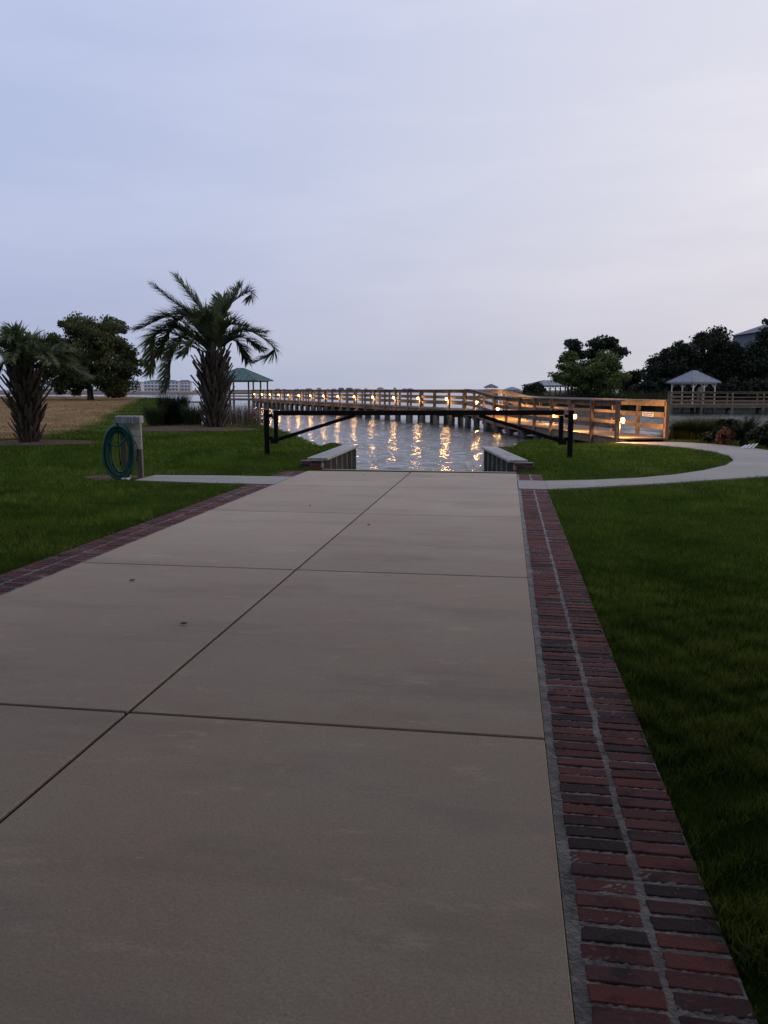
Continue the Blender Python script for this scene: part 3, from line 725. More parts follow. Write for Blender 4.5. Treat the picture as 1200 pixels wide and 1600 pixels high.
# sign on the far rail near the landing
sd_ = rA[2]; so_ = rA[3]; sp0 = A0 + so_*(1.55-.098) + sd_*1.05
sg = empty('rail_sign', V3(sp0, .75), 'small blue and white sign on the lit boardwalk rail', 'sign')
MB().bar(V3(sp0-sd_*.38, .79), V3(sp0+sd_*.38, .79), .006, .13).build('panel', M['white'], sg)
for zz, segs in ((.818, ((-.34,-.12),(-.09,.10),(.13,.33))), (.765, ((-.30,-.05),(-.02,.28)))):
    for u, v in segs: MB().bar(V3(sp0+sd_*u-so_*.0045, zz), V3(sp0+sd_*v-so_*.0045, zz), .002, .034).build('lettering', M['bluesign'], sg)

# ------------------------------------------------------------------ gazebos
def gazebo(name, label, c, size, deck, eave, apex, rot, roofm, postm, braces=False, rail=True, pil=True, group=None, nrib=9, cat='gazebo'):
    c = Vector((c[0],c[1],0)); ux = Vector((math.cos(rot), math.sin(rot), 0)); uy = Vector((-ux.y, ux.x, 0)); hs_ = size/2
    root = empty(name, V3(c, deck), label, cat, group)
    P = lambda x, y, z: V3(c+ux*x+uy*y, z)
    ov = size*.10
    if pil:
        MB().quadbox([P(-hs_,-hs_,deck-.2),P(hs_,-hs_,deck-.2),P(hs_,hs_,deck-.2),P(-hs_,hs_,deck-.2),P(-hs_,-hs_,deck),P(hs_,-hs_,deck),P(hs_,hs_,deck),P(-hs_,hs_,deck)]).build('deck', M['wood'], root)
    xs = [-hs_+.08, 0, hs_-.08]
    for i, x in enumerate(xs):
        for j, y in enumerate(xs):
            if i == 1 and j == 1: continue
            MB().bar(P(x,y,deck), P(x,y,eave), size*.03, size*.03, up=ux).build('post', postm, root)
            if pil: MB().tube([P(x,y,-1.4), P(x,y,deck-.2)], .15, 8).build('piling', M['piling'], root)
            if braces:
                for dx, dy in ((1,0),(-1,0)):
                    if -hs_ < x+dx*.6 < hs_: MB().bar(P(x,y,eave-.55), P(x+dx*.5,y+dy*.5,eave-.06), .06, .06).build('brace', postm, root)
    for (x0,y0,x1,y1) in ((-hs_,-hs_,hs_,-hs_),(hs_,-hs_,hs_,hs_),(hs_,hs_,-hs_,hs_),(-hs_,hs_,-hs_,-hs_)):
        MB().bar(P(x0,y0,eave-.08), P(x1,y1,eave-.08), .12, .2).build('header_beam', postm, root)
        if rail:
            for zr in (1.0,.62,.3): MB().bar(P(x0,y0,deck+zr), P(x1,y1,deck+zr), .05, .12).build('rail', M['wood'], root)
    e = hs_+ov; cr_ = size*.05
    cor = [P(-e,-e,eave),P(e,-e,eave),P(e,e,eave),P(-e,e,eave)]; top = [P(-cr_,-cr_,apex),P(cr_,-cr_,apex),P(cr_,cr_,apex),P(-cr_,cr_,apex)]
    rf = MB(); dn = Vector((0,0,-.09)); rf.v = [tuple(v) for v in cor+top+[v+dn for v in cor]]
    rf.f = [(0,1,5,4),(1,2,6,5),(2,3,7,6),(3,0,4,7),(4,5,6,7),(8,9,1,0),(9,10,2,1),(10,11,3,2),(11,8,0,3),(11,10,9,8)]
    rfo = rf.build('roof', roofm, root); regp(rfo)
    ribs = MB()
    for k in range(4):
        a0, a1 = cor[k], cor[(k+1)%4]; t0, t1 = top[k], top[(k+1)%4]; mid = (t0+t1)/2
        nrm = (a1-a0).cross(t0-a0).normalized()
        for q in range(1, nrib):
            f = q/nrib; p = a0.lerp(a1, f); g = min(f,1-f)*2
            full = t0.lerp(t1, f); hip = p+(full-p)*0
            # rib climbs straight up the slope until it meets the hip
            up = ((t0+t1)/2-(a0+a1)/2); L_ = min(1, g/(1-cr_/e) if cr_ < e else 1)
            ribs.bar(p+nrm*.015, p+up*L_*.98+nrm*.015, size*.008+.01, .035, up=nrm)
    ribs.build('standing_seam', roofm, root) if False else link('standing_seams', ribs.mesh('standing_seams', roofm), rfo)
    hp_ = MB()
    for k in range(4): hp_.bar(cor[k], top[k], .10, .06)
    link('hip_cap', hp_.mesh('hip_cap', roofm), rfo)
    return root
gz = K(377, 100)
gazebo('gazebo', 'green metal hip-roofed gazebo at the end of the pier', gz, 5.2, .47, 2.68, 4.2, math.atan2(rB[2].y, rB[2].x)+R(58), M['greenroof'], M['wood'])
DD = 70
gazebo('gazebo', 'grey metal hip-roofed gazebo on the dock below the dark trees', K(1083, DD+1.0), 2.65, .34, 2.22, 3.2, YAW+R(24), M['greyroof'], M['whiteboard'], braces=True)

# dock across the creek
dk = walkway('dock', 'weathered railed dock across the creek beside the grey-roofed gazebo', K(1045, DD), K(1330, DD-3), lambda s: .34, 2.2, 2.3, None, (1.02, .93, .60, .28), W, pile_r=.12, board_h=.10)
dd_, dout = dk[2], dk[3]
da = dk[1]
for i, s in enumerate(np.arange(-.2, 12, 1.15)):
    p = da + dd_*float(s) + dout*.03
    k = random.choice((-1,1))*random.uniform(.15,.42)
    MB().bar(V3(p, -.32), V3(p+dd_*k, .16), .03, .16, up=dout).build('cross_brace', M['batten'], dk[0])
for i, (s, t) in enumerate(((2.7,.5),(6.9,.6),(8.3,.4))):
    pass
# white posts of a small landing left of the dock
for i, px in enumerate((998, 1004, 1010, 1016, 1021, 1026, 1032, 1038)):
    p = K(px, 84+i*.3); hgt = 1.9 if i not in (0, 3) else 2.6
    tag(MB().bar(V3(p, -.5), V3(p, .1+hgt-.55), .11, .11).tube([V3(p, .1+hgt-.55), V3(p, .1+hgt-.47)], [.08,.01], 6).build('mooring_post', M['batten']), 'thin pale mooring post between the pines and the dark oaks', 'post', 'pale mooring posts')
# distant structures on the water
gazebo('gazebo', 'tiny dark roofed shelter on the horizon above the boardwalk bend', K(767, 210), 2.6, .6, 2.2, 3.0, .3, M['slate'], M['slate'], nrib=3)
gazebo('boat_shelter', 'tiny pale open boat shelter far off on the horizon', K(800, 300), 4.0, .4, 1.6, 2.6, .5, M['greyroof'], M['slate'], nrib=3, cat='shelter')
gazebo('boat_shelter', 'blue-grey roofed boat shelter beside the round dark bush', K(852, 105), 4.2, .4, 2.1, 2.75, .25, M['greyroof'], M['slate'], nrib=4, braces=True, rail=False, cat='shelter')

# ------------------------------------------------------------------ trees
def leaves_np(centres, radii, n, size, flat=1.0, asp=.6):
    k = RNG.integers(0, len(centres), n); c = np.array(centres)[k]; r = np.array(radii)[k]
    g = RNG.normal(0, 1, (n,3)); g /= np.linalg.norm(g, axis=1)[:,None]
    rad = RNG.random(n)**.45
    p = c + g*rad[:,None]*r*np.array([1,1,flat])
    u = RNG.normal(0,1,(n,3)); u /= np.linalg.norm(u,axis=1)[:,None]
    v = np.cross(u, RNG.normal(0,1,(n,3))); v /= np.linalg.norm(v,axis=1)[:,None]
    s = (size*(.6+.8*RNG.random(n)))[:,None]
    V_ = np.stack([p-u*s, p+v*s*asp, p+u*s, p-v*s*asp],1).reshape(-1,3)
    F_ = np.arange(4*n).reshape(-1,4)
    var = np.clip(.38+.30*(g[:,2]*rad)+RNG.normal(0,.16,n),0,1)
    return V_, F_, var
def tree(name, label, base, trunk_h, trunk_r, blobs, n_leaf, leaf, leafm, group=None, clump=.9, nclump=60, flat=.75, limbs=14, shell=.55, lean=(0,0), cat='tree'):
    base = Vector(base); root = empty(name, base, label, cat, group)
    top = base+Vector((lean[0], lean[1], trunk_h))
    t = MB().tube([base+Vector((0,0,-.2)), base.lerp(top,.08), base.lerp(top,.5)+Vector((random.uniform(-.1,.1),random.uniform(-.1,.1),0)), top], [trunk_r*1.5, trunk_r*1.1, trunk_r*.85, trunk_r*.65], 9)
    cs, rs = [], []
    wts = np.array([b[3]*b[4]*b[5] for b in blobs])**.67; wts /= wts.sum()
    for _ in range(nclump):
        b = blobs[RNG.choice(len(blobs), p=wts)]; g = RNG.normal(0,1,3); g /= np.linalg.norm(g); rr = shell+(1-shell)*RNG.random()
        cs.append((base.x+b[0]+g[0]*b[3]*rr, base.y+b[1]+g[1]*b[4]*rr, base.z+b[2]+g[2]*b[5]*rr)); rs.append([clump*(.6+.7*RNG.random())]*1)
    order = sorted(range(nclump), key=lambda i: random.random())[:limbs]
    for i in order:
        e = Vector(cs[i]); s0 = base.lerp(top, random.uniform(.45, 1.0)); mid = s0.lerp(e, .5)+Vector((0,0,-.12*(e-s0).length*random.uniform(-.6,1)))
        t.tube([s0, mid, e], [trunk_r*.42, trunk_r*.25, trunk_r*.06], 5, False)
    t.build('trunk', M['bark'], root, True)
    V_, F_, var = leaves_np(cs, rs, n_leaf, leaf, flat)
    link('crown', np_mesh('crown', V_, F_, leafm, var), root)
    return root
s_ = 55/1264.4
oz = float(ground_h(OAK.x, OAK.y))
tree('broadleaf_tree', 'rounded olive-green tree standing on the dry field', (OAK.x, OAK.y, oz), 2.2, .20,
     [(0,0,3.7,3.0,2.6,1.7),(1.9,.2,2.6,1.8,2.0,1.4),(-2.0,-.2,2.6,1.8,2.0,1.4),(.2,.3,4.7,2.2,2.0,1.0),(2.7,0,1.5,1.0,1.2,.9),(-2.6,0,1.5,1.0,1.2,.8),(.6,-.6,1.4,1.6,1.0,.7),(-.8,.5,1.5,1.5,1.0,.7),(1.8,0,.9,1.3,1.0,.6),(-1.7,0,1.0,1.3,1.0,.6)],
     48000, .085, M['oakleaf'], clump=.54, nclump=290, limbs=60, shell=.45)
FB = .25
def ft(px, D, ptop, half, name, label, m, n=5000, base=None, grp=None, lower=.25, leaf=.22, clump=1.1, flat=.75, nclump=60, shapes=None):
    p = K(px, D); s = D/1264.4; H_ = (609-ptop)*s+CAMH-FB; r = half*s
    bl = shapes(H_, r) if shapes else [(0,0,H_*.62,r*.95,r*.95,H_*.33),(-r*.4,.3,H_*.45,r*.7,r*.7,H_*.26),(r*.45,-.3,H_*.42,r*.7,r*.7,H_*.26),(r*.1,0,H_*.80,r*.6,r*.6,H_*.2)]
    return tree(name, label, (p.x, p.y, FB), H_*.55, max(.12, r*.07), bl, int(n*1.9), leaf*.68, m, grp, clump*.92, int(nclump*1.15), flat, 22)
# the dark oaks behind the grey gazebo
G_ = 'dark oaks along the far bank'
ft(1106, 92, 515, 40, 'oak_tree', 'tallest dark spreading oak behind the grey-roofed gazebo', M['darkleaf'], 9000, grp=G_, nclump=90)
ft(1060, 90, 540, 34, 'oak_tree', 'dark low oak on the pine side of the grey-roofed gazebo', M['darkleaf'], 7500, grp=G_)
ft(1026, 93, 556, 22, 'oak_tree', 'small dark oak at the open end of the oak row beside the mooring posts', M['darkleaf'], 3500, grp=G_, clump=.8)
ft(1142, 90, 525, 34, 'oak_tree', 'dark oak between the tallest oak and the blue-grey house', M['darkleaf'], 7500, grp=G_)
ft(1185, 88, 538, 34, 'oak_tree', 'dark oak standing in front of the blue-grey house', M['darkleaf'], 7500, grp=G_)
ft(1216, 99, 499, 24, 'oak_tree', 'tall dark oak at the far corner of the blue-grey house', M['darkleaf'], 5000, grp=G_)
ft(1193, 87, 499, 17, 'oak_tree', 'slender dark oak rising past the eaves of the blue-grey house', M['darkleaf'], 2300, grp=G_, clump=.6)
for i, (px, lb) in enumerate(((1010, 'dark undergrowth shrub beside the mooring posts'), (1050, 'dark undergrowth shrub at the landing corner of the grey-roofed gazebo'), (1095, 'dark undergrowth shrub right behind the grey-roofed gazebo'),
                  (1140, 'dark undergrowth shrub behind the first open dock bays past the gazebo'), (1180, 'dark undergrowth shrub under the oak in front of the house'), (1215, 'dark undergrowth shrub below the house at the dock end'))):
    ft(px, 84, 597 if i else 600, 26, 'far_shrub', lb, M['darkleaf'], 2200, grp='undergrowth behind the dock', clump=.7, shapes=lambda H_, r: [(0,0,H_*.5,r,r*.5,H_*.55)])
# pines and the lighter trees
def pine(H_, r): return [(0,0,H_*.90,r*.75,r*.7,H_*.10),(-r*.45,0,H_*.74,r*.55,r*.5,H_*.06),(r*.55,.2,H_*.76,r*.55,r*.5,H_*.07),(r*.2,0,H_*.60,r*.6,r*.5,H_*.06)]
G2 = 'trees on the bank behind the boardwalk'
ft(940, 82, 528, 29, 'pine_tree', 'dark flat-topped pine behind the light green trees', M['pineleaf'], 2300, grp=G2, clump=.7, flat=.6, nclump=44, shapes=pine)
ft(893, 80, 534, 18, 'pine_tree', 'dark narrow pine top rising over the layered green tree', M['pineleaf'], 1500, grp=G2, clump=.6, flat=.6, nclump=34, shapes=pine)
def layered(H_, r): return [(0,0,H_*.82,r*.45,r*.45,H_*.14),(0,0,H_*.64,r*.75,r*.7,H_*.10),(-r*.25,0,H_*.45,r*.95,r*.8,H_*.12),(r*.3,0,H_*.5,r*.8,r*.8,H_*.1)]
ft(888, 77, 543, 25, 'layered_tree', 'layered light green tree at the end of the tree group', M['greenleaf'], 3600, grp=G2, clump=.62, flat=.45, nclump=58, shapes=layered, leaf=.16)
ft(943, 76, 553, 34, 'bushy_tree', 'broad light green tree below the flat-topped pine', M['greenleaf'], 5600, grp=G2, clump=.75, flat=.6, nclump=80, leaf=.17)
ft(915, 79, 565, 24, 'bushy_tree', 'dull green tree filling the gap between the pines', M['oakleaf'], 3500, grp=G2, clump=.7, leaf=.17)
ft(987, 96, 577, 17, 'small_tree', 'small dark loose tree between the pines and the oaks', M['darkleaf'], 2200, grp=G2, clump=.7, nclump=34)
ft(836, 94, 598, 16, 'round_bush', 'round dark bush at the end of the far bank', M['pineleaf'], 2600, clump=.6, shapes=lambda H_, r: [(0,0,H_*.5,r*.9,r*.8,H_*.45)])
# unseen oaks added out of view, crowns shaped to darken the near driveway
def shade(px, py, lab, bl, n=42000):
    tree('added_shade_oak', lab, (px, py, -.02), 4.6, .42, bl, n, .36, M['darkleaf'], 'unseen oaks added to shade the head of the driveway', 1.3, 170, .55, 26, .2)
shade(6.0, -1.5, 'unseen added shade oak over the lawn edge of the driveway head', [(-2,3.6,7.2,5.0,5.0,1.4),(2.0,4.2,6.9,4.6,4.8,1.8),(-3.8,4.8,7.5,4.2,3.8,1.1),(3,2,4.6,3.0,3.4,1.4)])
shade(-7.2, -2.0, 'unseen added shade oak on the hose side of the driveway head', [(0,2,7.2,5.6,5.0,1.8),(3.4,4.8,7.6,4.6,4.2,1.1),(-3,0,4.8,3.4,3.4,1.6)])
shade(-.6, -7.5, 'unseen added shade oak farthest back at the driveway head', [(0,0,7.2,6.8,5.0,2.6),(0,5.5,7.4,5.8,4.6,1.3),(0,-1,4.0,6.6,2.5,2.4)])
shade(13.0, 3.5, 'unseen added shade oak standing out on the lawn beyond the curved path', [(0,0,7.4,5.2,5.2,2.6),(0,-1,4.4,4.6,4.6,2.0)])
shade(-14.0, 2.0, 'unseen added low-crowned shade oak out on the lawn behind the hose stand side', [(0,0,6.4,5.0,5.0,2.6),(1,-1,3.8,4.4,4.2,2.0)])

# ------------------------------------------------------------------ palms
def bez(pts, n):
    P_ = [Vector(p) for p in pts]; fine = []
    P2 = [P_[0]*2-P_[1]]+P_+[P_[-1]*2-P_[-2]]
    m_ = len(P_)-1
    for i in range(121):
        t = i/120*m_; k = min(int(t), m_-1); f = t-k; a_, b_, c_, d_ = P2[k:k+4]
        fine.append(.5*((2*b_)+(c_-a_)*f+(2*a_-5*b_+4*c_-d_)*f*f+(3*b_-a_-3*c_+d_)*f**3))
    acc = [0.0]
    for i in range(120): acc.append(acc[-1]+(fine[i+1]-fine[i]).length)
    out_ = []; k = 0
    for i in range(n+1):                       # even steps along the arc
        t = acc[-1]*i/n
        while k < 119 and acc[k+1] < t: k += 1
        out_.append(fine[k].lerp(fine[k+1], (t-acc[k])/max(1e-6, acc[k+1]-acc[k])))
    return out_
def frond_mesh(pts, leaf, rng, wind=Vector((0,0,0)), droop=.30, npair=104, start=.16):
    C_ = bez(pts, 28); L_ = len(C_)-1
    rb_ = MB().tube(C_, [.024*(1-.85*i/L_)+.003 for i in range(L_+1)], 5)
    lv = MB(); var = []
    for i in range(npair):
        t = start+(1-start)*(i/(npair-1))**.95; f = t*L_; k = min(int(f), L_-1); p = C_[k].lerp(C_[k+1], f-k)
        tg = (C_[min(k+2,L_)]-C_[max(k-1,0)]).normalized()
        sd = tg.cross(Vector((0,0,1)))
        sd = sd.normalized() if sd.length > .05 else Vector((1,0,0))
        nm = sd.cross(tg).normalized()
        prof = min(1, .45+1.6*(t-start))*(1 if t < .6 else max(.5, 1-(t-.6)*1.15))
        for s in (-1, 1):
            ln = leaf*prof*rng.uniform(.82,1.12)
            dr = (tg*rng.uniform(.7,1.15)+sd*s*rng.uniform(.35,.8)+nm*rng.uniform(-.05,.6)).normalized()
            q1 = p+dr*ln*.5+wind*ln*.25
            dr2 = (dr+Vector((0,0,-droop*rng.uniform(.5,1.5)))+wind).normalized()
            q2 = q1+dr2*ln*.5
            wv = dr.cross(nm).normalized(); w0 = .030*(leaf/.66); n0 = len(lv.v)
            lv.v += [tuple(p-wv*w0*.6), tuple(p+wv*w0*.6), tuple(q1-wv*w0*.75), tuple(q1+wv*w0*.75), tuple(q2-wv*.003), tuple(q2+wv*.003)]
            lv.f += [(n0,n0+1,n0+3,n0+2),(n0+2,n0+3,n0+5,n0+4)]
            var += [rng.uniform(.1,.8)]*2
    return rb_, lv, var
BOOT = []
for k in range(3):
    b = MB(); prof = [(0,.060,.0),(.16,.050,.035),(.32,.034,.055+.02*k),(.44+.05*k,.022,.05+.05*k)]
    for zz, hw, off in prof: b.v += [(-hw,-off,zz),(hw,-off,zz),(hw*.8,-off+.028,zz),(-hw*.8,-off+.028,zz)]
    for i in range(3):
        for q in range(4): b.f.append((i*4+q,i*4+(q+1)%4,(i+1)*4+(q+1)%4,(i+1)*4+q))
    b.f += [(3,2,1,0),(12,13,14,15)]
    BOOT.append(b.mesh('leaf_base', M['palmboot']))
def palm(label, base, H_, r0, rmid, fronds, nboot, leaf, seed, wind):
    rng = random.Random(seed); base = Vector(base); root = empty('palm_tree', base, label, 'palm tree')
    def rad(t): return r0*(1-t)+rmid*t if t < .55 else rmid*(1-(t-.55)*.75)
    MB().tube([base+Vector((0,0,-.15+(H_+.15)*i/8)) for i in range(9)], [rad(i/8)*.86 for i in range(9)], 12).build('trunk', M['palmcore'], root, True)
    for i in range(nboot):
        t = (i+.5)/nboot; a = i*2.39996+rng.uniform(-.1,.1); z = H_*t*.93
        out_ = rad(t)*.84; tilt = R(rng.uniform(4,16)+12*min(1,t*1.6)-8*max(0,t-.6)*2)
        sc_ = rng.uniform(.7,1.1)*(.8+.5*t)
        Mx = Matrix.Translation(base+Vector((math.sin(a)*out_, -math.cos(a)*out_, z-.12))) @ Matrix.Rotation(a, 4, 'Z') @ Matrix.Rotation(tilt, 4, 'X') @ Matrix.Rotation(rng.uniform(-.18,.18), 4, 'Y') @ Matrix.Scale(sc_, 4)
        link('leaf_base', rng.choice(BOOT), root, Mx)
    top = base+Vector((0,0,H_-.15))
    for pts in fronds:
        P_ = [top+RIGHT*x+FWD*y+Vector((0,0,z)) for x, y, z in pts]
        ln_ = sum((P_[k+1]-P_[k]).length for k in range(len(P_)-1))
        rb_, lv, var = frond_mesh(P_, leaf*min(1, .35+ln_/2.6), rng, wind, npair=int(50+30*ln_))
        fr = rb_.build('frond', M['palmrib'], root, True); regp(fr)
        link('leaflets', np_mesh('leaflets', np.array(lv.v), np.array(lv.f), M['palmleaf'], var), fr)
    return root
def fr2(tip, mid, rng_, yd):
    """frond from the crown heart through mid to tip, given right/up offsets in metres with depth yd at the tip"""
    return [(0,0,0), (mid[0]*.35, yd*.2, mid[1]*.5+.05), (mid[0], yd*.6, mid[1]), (tip[0], yd, tip[1])]
s25 = 25/1264.4
def q25(px, py): return ((px-335)*s25*.92, (565-py)*s25*(.90 if py < 565 else 1))
hero = []
for tip, mid, yd in (((276,430),(322,492),.2),((248,449),(305,497),-.5),((397,452),(362,478),.2),((380,440),(352,490),.6),((213,518),(268,497),-.2),((222,585),(240,520),.4),((262,612),(278,545),-.6),
                     ((255,505),(290,490),.9),((236,545),(270,515),-.8),((430,540),(388,517),.1),((418,520),(375,520),.7),((400,515),(366,512),-.7),((384,566),(366,534),.8),((318,508),(330,500),-.9),
                     ((300,560),(312,535),-1.0),((345,462),(342,500),.8),((408,548),(378,528),1.1),((245,560),(280,525),1.1),((232,498),(280,490),.6),((228,560),(262,512),.9)):
    f = fr2(q25(*tip), q25(*mid), None, yd)
    hero.append(f)
hero[9].append((q25(436,556)[0], .12, q25(436,556)[1])); hero[9].append((q25(404,572)[0], .1, q25(404,572)[1]))
hero[2].append((q25(398,462)[0], .22, q25(398,462)[1]))
hz_ = float(ground_h(PALM_A.x, PALM_A.y))
palm('tall windblown palm with shaggy trunk on the mulch bed by the water', (PALM_A.x, PALM_A.y, hz_), 2.25, .32, .42, hero, 190, .66, 3, -RIGHT*.22)
rng = random.Random(5); side_f = []
for i in range(26):
    a = i*2.39996; el = rng.uniform(.15, 1.35); L_ = rng.uniform(1.05,1.5); cx, cy = math.cos(a), math.sin(a)
    up = math.sin(el); ho = math.cos(el)
    side_f.append([(0,0,0),(cx*ho*L_*.25,cy*ho*L_*.25,up*L_*.32+.12),(cx*ho*L_*.62+cx*.1,cy*ho*L_*.62+cy*.1,up*L_*.62+.12),(cx*(ho*L_*.95+.25),cy*(ho*L_*.95+.25),up*L_*.62-.15*(1.3-el))])
pbz = float(ground_h(PALM_B.x, PALM_B.y))
palm('shorter bushy palm at the edge of the dry field', (PALM_B.x, PALM_B.y, pbz), 1.72, .21, .28, side_f, 140, .44, 9, -RIGHT*.12)

# ------------------------------------------------------------------ grasses, shrubs, reeds
def grass_clump(name, label, p, n, h, spread, m, group=None, kind=None, foot=.25, wd=.016, cat='grass', ell=(1,1)):
    x0, y0 = p[0], p[1]; z0 = float(ground_h(x0, y0)) if p[1] < 60 else WATER_Z
    a = RNG.uniform(0,2*np.pi,n); rr = np.sqrt(RNG.random(n))*foot
    bx, by = x0+np.cos(a)*rr*ell[0], y0+np.sin(a)*rr*ell[1]
    bz = np.maximum(ground_h(bx, by), -1.0)-.03
    hh = h*(.55+.5*RNG.random(n)); ou = spread*hh*RNG.random(n)**.7
    a2 = a+RNG.normal(0,.5,n); lx, ly = np.cos(a2)*ou, np.sin(a2)*ou
    ww = RNG.uniform(0,2*np.pi,n); dx, dy = np.cos(ww)*wd/2, np.sin(ww)*wd/2
    V_ = np.stack([np.stack([bx-dx,by-dy,bz],-1),np.stack([bx+dx,by+dy,bz],-1),np.stack([bx+lx*.4+dx*.8,by+ly*.4+dy*.8,bz+hh*.65],-1),np.stack([bx+lx*.4-dx*.8,by+ly*.4-dy*.8,bz+hh*.65],-1),np.stack([bx+lx+dx*.15,by+ly+dy*.15,bz+hh*(1-.12*spread)],-1),np.stack([bx+lx-dx*.15,by+ly-dy*.15,bz+hh*(1-.12*spread)],-1)],1).reshape(-1,3)
    b_ = np.arange(n)[:,None]*6
    F_ = np.concatenate([b_+np.array([[0,1,2,3]]), b_+np.array([[3,2,4,5]])],0); var = RNG.random(n)*.8; var = np.concatenate([var*.6,var])
    o = link(name, np_mesh(name, V_, F_, m, var)); return tag(o, label, cat, group, kind)
GC = 'ornamental grasses by the tall palm'
grass_clump('grass_clump', 'pale feathery grass clump nearest the dry field', K(240, 26.5), 620, .85, .6, M['grassclump'], GC, foot=.24)
grass_clump('grass_clump', 'darkest and tallest grass clump in the row by the palm', K(270, 27), 1300, 1.1, .35, M['shrub'], GC, foot=.36, wd=.022)
grass_clump('grass_clump', 'green grass clump right beside the tall palm trunk', K(301, 26.3), 620, .8, .6, M['grassclump'], GC, foot=.24)
grass_clump('reeds', 'dry pinkish-brown reeds at the water edge by the tall palm', K(376, 28), 900, .85, .25, M['reed'], None, 'stuff', foot=.8, wd=.010, ell=(1.1,.6))
grass_clump('reeds', 'sparse dry reed stalks standing in the shallow water', K(420, 27.5), 90, 1.15, .25, M['reed'], None, 'stuff', foot=.8, wd=.010, ell=(1.6,.5))
grass_clump('reeds', 'few dark reed stems behind the gate brace', K(457, 26.0), 26, .95, .2, M['shrub'], None, 'stuff', foot=.22, wd=.012)
grass_clump('reeds', 'small reed tuft at the end of the ramp wall', V3((-.72,19.3),0), 22, .75, .5, M['shrub'], None, 'stuff', foot=.15, wd=.010)
grass_clump('reeds', 'brown reeds along the shore behind the planting bed', K(1110, 28.5), 3200, .95, .25, M['reed'], None, 'stuff', foot=2.6, wd=.012, ell=(1.25,.4))
bed = [(1062,26.0,.80,.45),(1085,25.7,.92,.5),(1108,25.4,.95,.5),(1132,25.2,.9,.48)]
blab = ['yellow-green grass clump beside the boardwalk landing post', 'full green grass clump second from the boardwalk landing', 'tall green grass clump third from the boardwalk landing', 'green grass clump touching the spiky dark shrub']
for (px, D_, hh, ft_), lb in zip(bed, blab):
    grass_clump('grass_clump', lb, K(px, D_), 1500, hh*.85, .95, M['bedgrass'], 'grass clumps of the planting bed', foot=ft_, wd=.016)
def shrub(name, label, p, r, h_, n, leaf, m, asp=.35, group=None):
    z = float(ground_h(p[0], p[1]))
    return tree(name, label, (p[0],p[1],z), h_*.5, .035, [(0,0,h_*.52,r,r,h_*.42)], n, leaf, m, group, r*.32, 40, .8, 16, .4, cat='shrub')
# spiky dark shrub: rosette of stiff fronds
sk = K(1168, 22.8); skz = float(ground_h(sk.x, sk.y))
sroot = empty('spiky_shrub', (sk.x, sk.y, skz), 'dark spiky cycad shrub at the bend of the curved path', 'shrub')
rng = random.Random(21)
MB().tube([V3(sk,skz-.1), V3(sk,skz+.22)], [.14,.11], 8).build('stem', M['palmcore'], sroot)
for i in range(30):
    a = i*2.39996; el = rng.uniform(.1,1.2); L_ = rng.uniform(.55,.8); cx, cy = math.cos(a), math.sin(a)
    P_ = [V3(sk,skz+.18)+Vector((cx*q*L_*math.cos(el), cy*q*L_*math.cos(el), L_*q*math.sin(el)*1.1-.28*q*q*L_+.1*q)) for q in (0,.33,.66,1)]
    rb_, lv, var = frond_mesh(P_, .17, rng, Vector((0,0,0)), .1, 26, .1)
    fr = rb_.build('frond', M['shrub'], sroot); regp(fr)
    link('leaflets', np_mesh('leaflets', np.array(lv.v), np.array(lv.f), M['shrub'], var), fr)
shrub('low_shrub', 'dark low shrub between the grass clumps and the spiky shrub', K(1146,23.6), .42, .75, 1800, .06, M['shrub'])
shrub('low_shrub', 'dark rounded shrub beyond the spiky shrub at the path edge', K(1205,21.8), .5, .75, 2000, .06, M['shrub'])
shrub('low_shrub', 'small mounded shrub in front of the grass clumps at the path edge', K(1112,23.9), .26, .34, 800, .045, M['shrub'])
shrub('orange_plant', 'orange-leaved plant at the path edge by the spiky shrub', K(1138,22.9), .24, .48, 420, .085, M['orangeleaf'])
# white slatted lattice scrap at the foot of the spiky shrub
wp = K(1176, 21.3); wz = float(ground_h(wp.x, wp.y))
wr = empty('slat_pile', (wp.x, wp.y, wz), 'small stack of white slats leaning at the foot of the spiky shrub', 'slats')
for i in range(4):
    q = V3(wp, wz+.03)+RIGHT*(i*.10-.2)
    MB().bar(q, q+RIGHT*.20+FWD*.16+Vector((0,0,.07+.015*i)), .05, .018).build('slat', M['white'], wr, bevel=.003)
# bleached board on the bank
q = K(824, 26.5); qz = -.33
o = MB().bar(V3(q,qz)-RIGHT*.38+Vector((0,0,.10)), V3(q,qz)+RIGHT*.42, .15, .035).build('shore_board', M['white'], None, bevel=.006); tag(o, 'bleached plank lying on the bank under the boardwalk', 'plank')
# thin sand bar line out in the water behind the palm
flat_land('sand_bar', jag(K(255,125), K(345,125), 9, .4)+jag(K(345,131), K(255,131), 9, .4), -.30, M['farland'])
# tall marsh grass on the far bank
for i, (px, D_, n, ww) in enumerate(((868,80,500,5),(905,79,700,5),(960,78,900,5),(985,79,700,4))):
    p_ = K(px, D_); n_ = n
    a = RNG.uniform(0,1,n_); lx = (a-.5)*ww*2.2; ly = RNG.normal(0,.8,n_); hh = RNG.uniform(.8,1.7,n_)
    bx, by = p_.x+lx*CA, p_.y+lx*SA+ly; bz = np.full(n_, .0); dx = .03
    tx = RNG.normal(0,.12,n_)
    V_ = np.stack([np.stack([bx-dx,by,bz],-1),np.stack([bx+dx,by,bz],-1),np.stack([bx+tx,by,bz+hh],-1)],1).reshape(-1,3)
    tag(link('marsh_grass', np_mesh('marsh_grass', V_, np.arange(3*n_).reshape(-1,3), M['bedgrass' if i % 2 else 'shrub'], RNG.random(n_))), 'tall dark marsh grass along the far bank', 'grass', kind='stuff')

